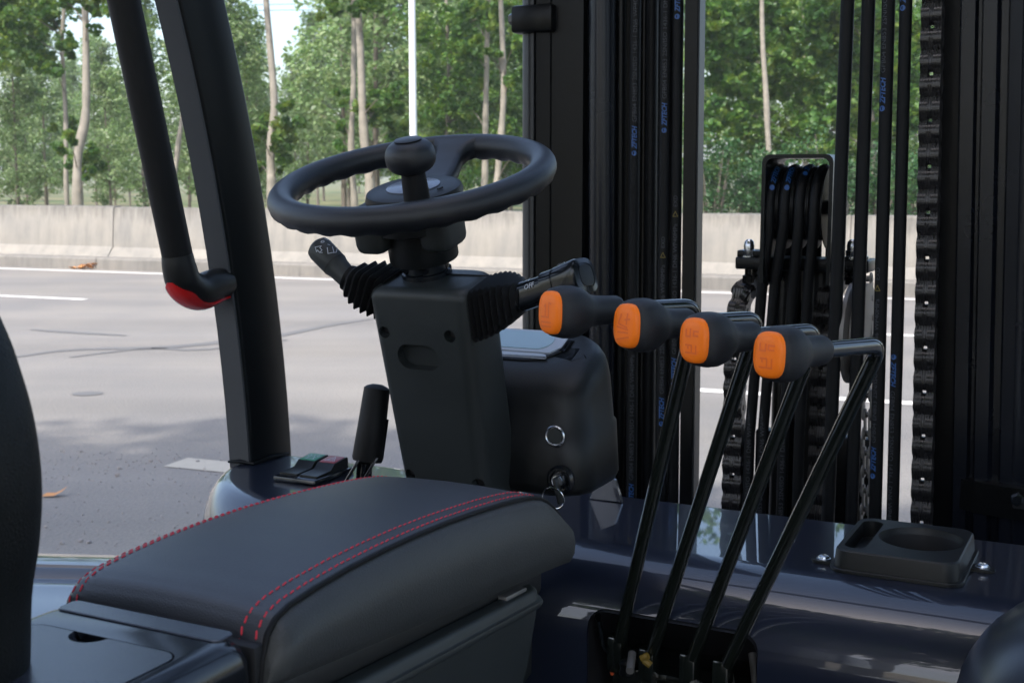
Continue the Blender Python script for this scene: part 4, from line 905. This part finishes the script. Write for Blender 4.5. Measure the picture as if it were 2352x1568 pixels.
c = pf(1970, 765, 1.97); mb = MB(); mb.lathe([(.018, -.012), (.030, -.014), (.070, -.010), (.078, -.012), (.078, -.006), (.064, 0), (.064, .006), (.078, .010), (.078, .014), (.030, .016), (.018, .016)], c, R, 48); part('chain_sheave', mb, M['steel'], None, 30)
vtube('hydraulic_pipe', 1868, 1862, 2.10, .012, M['mastblue'], y0=690)
mb = MB(); q = pf(1870, 1100, 2.1); mb.box(q, .20, .03, .16, (R, F, Z), .004); part('crossmember', mb, M['mast'])
# right upright
vprism('outer_rail', [(-.03, .10), (0, .10), (0, .012), (.004, 0), (.022, 0), (.026, .010), (.030, .010), (.034, -.004), (.052, -.004), (.057, .008), (.066, .008), (.070, -.006)] + arc(.105, .02, .03, 230, 290, 5) + [(.16, -.004), (.2, 0), (.2, .10)], FM - .04, 2203, 2182, M['mastblue'], 22)
vprism('inner_rail', [(-.006, 0), (.034, 0), (.034, .12), (-.006, .12)], FM - .01, 2170, 2148, M['mast'], 22)
cpos = pf(2205, 1135, FM - .05)
mb = MB(); mb.loft([[cpos + R * x + F * y + Z * z for x, y in [(-.01, .05), (-.004, .012), (.02, -.004), (.06, -.016), (.13, -.016), (.2, 0), (.2, .08), (0, .08)]] for z in (-.024, .022)]); cb = part('mast_clamp', mb, M['mast'], None, 20)
mb = MB(); mb.box(cpos + R * .10 - F * .018, .05, .006, .014, (R, F, Z), .002); part('clamp_slot', mb, M['dark'], cb)
mb = MB(); mb.lathe([(.010, 0), (.010, .012), (.007, .015), (0, .015)], pf(2338, 1143, FM - .075), -F, 6, cap=False); part('clamp_bolt', mb, M['gloss'], cb)
# ================================================================== trees and bushes
SIMPLE = [(0, 0, 0), (.36, .45, .06), (0, 1, -.05), (-.36, .45, .06)]
LOBED = [(0, 0, 0), (.30, .08, .03), (.55, .30, .0), (.36, .50, .05), (.42, .80, 0), (.16, .72, .04), (0, 1.05, -.06), (-.16, .72, .04), (-.42, .80, 0), (-.36, .50, .05), (-.55, .30, 0), (-.30, .08, .03)]
def leaves(mb, clusters, size, lobed=False, droop=.2, rnd=random):
    sh = LOBED if lobed else SIMPLE; n = len(sh)
    for c, rad, cnt in clusters:
        for _ in range(cnt):
            while True:
                q = V3((rnd.uniform(-1, 1), rnd.uniform(-1, 1), rnd.uniform(-1, 1)))
                if q.length < 1: break
            q = q * (q.length ** -.25 if q.length > .01 else 1)
            p = c + V3((q.x * rad, q.y * rad, q.z * rad * .8)); s = size * rnd.uniform(.6, 1.25)
            nrm = V3((rnd.gauss(0, .75), rnd.gauss(0, .75), rnd.uniform(.0, 1) + .25)).normalized()
            t = V3((rnd.gauss(0, 1), rnd.gauss(0, 1), rnd.gauss(-droop, .6))); t = (t - nrm * t.dot(nrm)).normalized(); w = nrm.cross(t)
            vs = [p + (w * x + t * (y - .5) + nrm * z) * s for x, y, z in sh]
            if lobed: mb.add(vs + [p + nrm * (-.05 * s)], [(i, (i + 1) % n, n) for i in range(n)])
            else: mb.add(vs, [(0, 1, 2), (0, 2, 3)])
def limb(mb, path, r0, r1, n=8, knots=0, rnd=random):
    pts = bez(path, 5); m = len(pts)
    mb.tube(pts, [(r0 + (r1 - r0) * (i / (m - 1))) * (1 + rnd.uniform(-knots, knots)) for i in range(m)], n)

# slender young poplars of the plantation: six shapes, then copies
rp = random.Random(11); protos = []
for k in range(6):
    h = rp.uniform(6.2, 7.6); mb = MB(); lean = V3((rp.gauss(0, .12), rp.gauss(0, .12), 0))
    limb(mb, [V3((0, 0, -.05)), lean * .3 + Z * h * .35, lean * .7 + Z * h * .7, lean + Z * h * .97], .055, .012, 7, .1, rp)
    cl = []; bl = MB()
    for j in range(150):
        t = rp.random() ** .9; z = .75 + (h - .75) * t; wr = (1.15 * (1 - t) ** .7 + .18) * (.55 + .45 * min(1, t * 6)); a = rp.uniform(0, 6.3); q = wr * sqrt(rp.random()) * rp.uniform(.7, 1.15)
        c = lean * t + V3((cos(a) * q, sin(a) * q, z + q * .5)); cl.append((c, rp.uniform(.18, .36), rp.randint(34, 58)))
        if j % 3 == 0: limb(mb, [lean * t + Z * (z - .1), (lean * t + Z * z + c) / 2, c], .012, .004, 4, 0, rp)
    leaves(bl, cl, .112, rnd=rp)
    e = empty('poplar_tree', (0, 0, 0)); tr = obj('trunk', mb, M['bark2'], e, origin=(0, 0, 0)); cr = obj('crown', bl, M['poplar'], e, origin=(0, 0, 0), smooth=False)
    protos.append(e)
spots = []
for Yd, sp, lo, hi in ((32, 2.3, -.45, -.19), (34, 2.5, -.19, .02), (38, 2.3, -.43, .03), (44, 2.4, -.43, .03), (52, 2.6, -.43, .03), (62, 2.8, -.43, .03), (74, 3.4, -.43, .03), (88, 3.2, -.42, .02), (102, 3.4, -.42, .02), (40, 2.8, .12, .40), (50, 3.0, .12, .40)):
    x = lo * Yd
    while x < hi * Yd:
        spots.append((x + rp.uniform(-.5, .5), Yd + rp.uniform(-1, 1))); x += sp
for i, (x, y) in enumerate(spots):
    o = protos[i] if i < 6 else copy_tree(protos[rp.randrange(6)])
    o.location = (x, y, 0); s = 1.14 * rp.uniform(.82, 1.12) * (1.22 if x / y > -.16 else 1.0) * (.88 if (-.33 < x / y < -.26) or -.42 < x / y < -.36 else 1) * (1 if y < 50 else 1.1)
    if -.225 < x / y < -.155: s *= .8
    if -.42 < x / y < -.25 : s *= .84
    o.scale = (s * 1.05, s * 1.05, s); o.rotation_euler = (0, 0, rp.uniform(0, 6.3))
    tag(o, 'slender young poplar with pale green leaves in the dense plantation behind the barrier', 'tree', 'young poplars of the plantation')

# the tall trees with pale trunks between barrier and plantation
DENS = 2.3
def tall(label, pts, d, w0, w1, clumps, lm, size, lobed, top=True, cat='tree', back=(-1, 1), rnd=None):
    rnd = rnd or random.Random(len(label) * 7 + int(pts[0][0]))
    pp = [at(x, y, d) for x, y in pts]; base = V3((pp[0].x, pp[0].y, 0)); dr = (pp[-1] - pp[-2]).normalized()
    path = [base - Z * .1] + pp + [pp[-1] + (dr + Z) * .5, pp[-1] + (dr * .6 + Z) * 1.1]
    e = empty('tall_tree', base); tag(e, label, cat)
    mb = MB(); pt = bez(path, 6); m = len(pt); zt = pt[-1].z
    rad = []
    for q in pt:
        k = max(0, min(1, q.z / zt)); rad.append(.86 * (w0 * (1 - k) + w1 * .7 * k) * d / FPX / 2 * (1 + .12 * sin(q.z * 5.1 + pts[0][0]) * (q.z < 3.0) + rnd.uniform(-.04, .04)))
    mb.tube(pt, rad, 12); lb = MB()
    cl = []
    for x, y, r_, n in clumps:
        c = at(x, y, d + rnd.uniform(*back)); rr_ = r_ * d / FPX
        n = int(n * DENS); k = max(2, int(n / 45))
        for _ in range(k):
            q = V3((rnd.gauss(0, .55), rnd.gauss(0, .55), rnd.gauss(0, .5))) * rr_; cl.append((c + q, rr_ * rnd.uniform(.28, .5), int(n / k)))
        near = min(pt, key=lambda q: (q - c).length + abs(q.z - c.z + .5)); back[0] > 0 or limb(lb, [near, (near + c) / 2 + Z * .1, c], .014, .004, 5, 0, rnd)
    if top:
        tp = pt[-1]
        for _ in range(20):
            c = tp + V3((rnd.gauss(0, 1.1), rnd.gauss(0, 1.1), rnd.gauss(.1, .5))); cl.append((c, rnd.uniform(.35, .6), 45)); 
            limb(lb, [pt[-4], (pt[-4] + c) / 2, c], .03, .008, 5, 0, rnd)
    obj('trunk', mb, M['bark'], e)
    if lb.v: obj('branches', lb, M['bark2'], e)
    if cl:
        bl = MB(); leaves(bl, cl, size, lobed, rnd=rnd); obj('crown', bl, M[lm], e, smooth=False)
    return e
tall('tall tree with crooked pale trunk and leaf tufts, left of the grab handle', [(178, 440), (180, 350), (195, 278), (198, 195), (195, 0)], 25, 30, 17,
     [(195, 345, 36, 200), (160, 330, 25, 110), (180, 380, 20, 80), (205, 400, 16, 50), (205, 15, 45, 200), (250, 10, 30, 100), (150, 5, 40, 150)], 'broad', .105, True)
tall('slim pale trunk beside the crooked one, crown hanging over the top left corner', [(152, 420), (151, 271), (143, 104), (148, 0)], 27, 14, 12,
     [(150, 290, 28, 120), (60, 15, 70, 460), (0, 60, 60, 380), (110, 40, 55, 320), (25, 110, 45, 260), (85, 130, 38, 200), (120, 160, 28, 130), (130, 105, 30, 130), (10, 20, 60, 300)], 'broad', .11, True)
tall('thin leaning pale trunk between grab handle and pillar', [(399, 440), (400, 418), (410, 330), (418, 270), (430, 150), (436, 0)], 27, 16, 10, [(425, 200, 30, 130), (440, 120, 30, 140)], 'poplar', .10, False)
tall('tall tree with a single bulging pale trunk right of the pillar', [(624, 430), (623, 400), (622, 340), (630, 244), (620, 104), (611, 0)], 25, 29, 15,
     [(650, 300, 40, 190), (590, 300, 24, 90), (655, 360, 30, 120), (600, 380, 22, 80), (640, 415, 22, 80), (660, 250, 22, 80)], 'broad', .115, True)
tall('straight slim pale trunk left of the forked pair behind the wheel', [(814, 460), (808, 380), (807, 300), (811, 230), (813, 100), (812, 0)], 26, 20, 15, [(790, 290, 20, 70), (800, 230, 22, 80), (775, 340, 18, 50)], 'broad', .11, True)
tall('thick wavy pale trunk behind the left of the steering wheel', [(850, 460), (849, 410), (838, 334), (832, 230), (828, 120), (822, 0)], 25, 28, 19,
     [(870, 250, 40, 200), (900, 300, 32, 150), (880, 360, 26, 110), (905, 210, 30, 130), (860, 10, 40, 130), (770, 20, 36, 110)], 'broad', .115, True)
tall('slim pale trunk left of the mast, straighter of the two there', [(1112, 440), (1114, 404), (1115, 300), (1119, 99), (1122, 0)], 27, 19, 14, [(1090, 60, 45, 240), (1080, 130, 36, 150), (1100, 190, 26, 90), (1075, 250, 26, 90)], 'broad', .12, True)
tall('wavy pale trunk beside the mast edge, right of its straight neighbour', [(1140, 440), (1143, 404), (1152, 300), (1157, 198), (1153, 66), (1150, 0)], 25.5, 22, 15,
     [(1150, 30, 45, 240), (1180, 110, 34, 150), (1175, 180, 28, 110), (1170, 290, 26, 90), (1185, 360, 26, 100), (1110, 120, 26, 90)], 'broad', .12, True)
# broad-leaved trees right of the mast
tall('broad-leaved tree with visible grey trunk in the gap right of the mast', [(1772, 470), (1763, 296), (1759, 209), (1752, 104), (1750, 0)], 23, 20, 12,
     [(1660, 60, 60, 240), (1720, 20, 60, 240), (1690, 130, 60, 240), (1660, 200, 55, 220), (1720, 190, 36, 120), (1810, 60, 60, 240), (1830, 140, 60, 240), (1800, 210, 46, 170), (1690, 260, 50, 200), (1640, 120, 46, 170), (1880, 80, 60, 220), (1640, 20, 50, 170), (1640, 260, 50, 170)], 'broad', .135, True, back=(.7, 2.4))
tall('broad-leaved tree behind the four hanging hoses', [(2010, 470), (2005, 300), (1990, 150), (1995, 0)], 24.5, 18, 12,
     [(1900, 20, 60, 240), (1960, 60, 60, 240), (2030, 30, 60, 240), (2090, 70, 60, 240), (1940, 140, 60, 240), (2010, 160, 60, 240), (2080, 180, 60, 240), (1890, 210, 60, 220), (1960, 240, 60, 220), (2050, 260, 60, 220), (2110, 260, 50, 180), (1880, 290, 50, 180)], 'broad', .135, True)
tall('darker broad-leaved tree standing farther back right of the mast', [(1850, 440), (1850, 200), (1840, 0)], 29, 16, 12,
     [(1640 + 62 * i, y + 14 * (i % 2), 70, 230) for i in range(8) for y in (20, 95, 170, 245, 320, 395)], 'broad', .13, False)
tall('leafy tree filling the gap between lamp post and mast', [(1020, 440), (1030, 200), (1025, 0)], 31, 12, 9,
     [(985 + 42 * i, y + 16 * (i % 2), 52, 190) for i in range(6) for y in (20, 90, 160, 235, 300, 370)], 'broad', .125, False)
rb = random.Random(5)
for i, (x, y, rw, d, lab) in enumerate([(1640, 400, 75, 20.5, 'dark green bush against the right edge of the left mast upright'), (1725, 420, 70, 21.0, 'dense dark bush left of the hose pulley above the barrier'),
        (1820, 400, 75, 21.5, 'dark bush directly behind the hose pulley'), (1915, 410, 75, 21.0, 'dark bush behind the first hanging hose'), (2010, 400, 75, 20.8, 'dark bush between the middle hanging hoses'),
        (2100, 410, 75, 21.2, 'dark bush beside the long lift chain')]):
    c = at(x, y, d + 1.2); base = V3((c.x, c.y, 0)); e = empty('bush', base); tag(e, lab, 'bush', 'bushes along the barrier'); r0 = rw * d / FPX
    mb = MB(); bl = MB(); cl = []
    for k in range(34):
        q = c + V3((rb.gauss(0, .5), rb.gauss(0, .4), rb.gauss(-.1, .55))) * r0; q.z = max(.3, q.z); cl.append((q, rb.uniform(.16, .3), 62)); limb(mb, [base + V3((rb.uniform(-.1, .1), rb.uniform(-.1, .1), 0)), (base + q) / 2, q], .02, .005, 4, 0, rb)
    for k in range(14):
        q = base + V3((rb.gauss(0, .5) * r0, rb.uniform(-.5, .3), rb.uniform(.5, 1.3))); cl.append((q, .26, 55))
    leaves(bl, cl, .072, rnd=rb); obj('stem', mb, M['bark2'], e); obj('foliage', bl, M['bush'], e, smooth=False)
# trees on the near side of the road, behind the photographer: they shade the truck; far left and right ones added to block light
rs = random.Random(3)
for i, (x, y, h) in enumerate([(-3.3, -3.0, 12.5), (-5.8, -1.0, 12.5), (-1.4, -6.0, 12.5), (-5.0, -6.0, 13), (-9.0, -4.4, 13), (5.2, -2.6, 10.5), (6.8, 1.2, 10), (3.2, -6.2, 11)]):
    e = empty('unseen_shade_tree', (x, y, 0)); tag(e, 'large leafy tree, out of view, shading the forklift from the near roadside', 'tree', 'unseen trees shading the near roadside'); mb = MB(); bl = MB(); cl = []
    limb(mb, [V3((x, y, 0)), V3((x + .2, y, h * .35)), V3((x, y + .3, h * .8))], .2, .06, 10, .05, rs)
    for k in range(130):
        while True:
            q = V3((rs.uniform(-1, 1), rs.uniform(-1, 1), rs.uniform(-1, 1)))
            if q.length < 1: break
        c = V3((x, y, h * .72)) + V3((q.x * 2.9, q.y * 2.4, q.z * h * .3)); cl.append((c, rs.uniform(.5, .8), 95))
        if k % 4 == 0: limb(mb, [V3((x, y, h * .45)), (V3((x, y, h * .6)) + c) / 2, c], .05, .012, 5, 0, rs)
    leaves(bl, cl, .24, rnd=rs); obj('trunk', mb, M['bark'], e); obj('crown', bl, M['broad'], e, smooth=False)
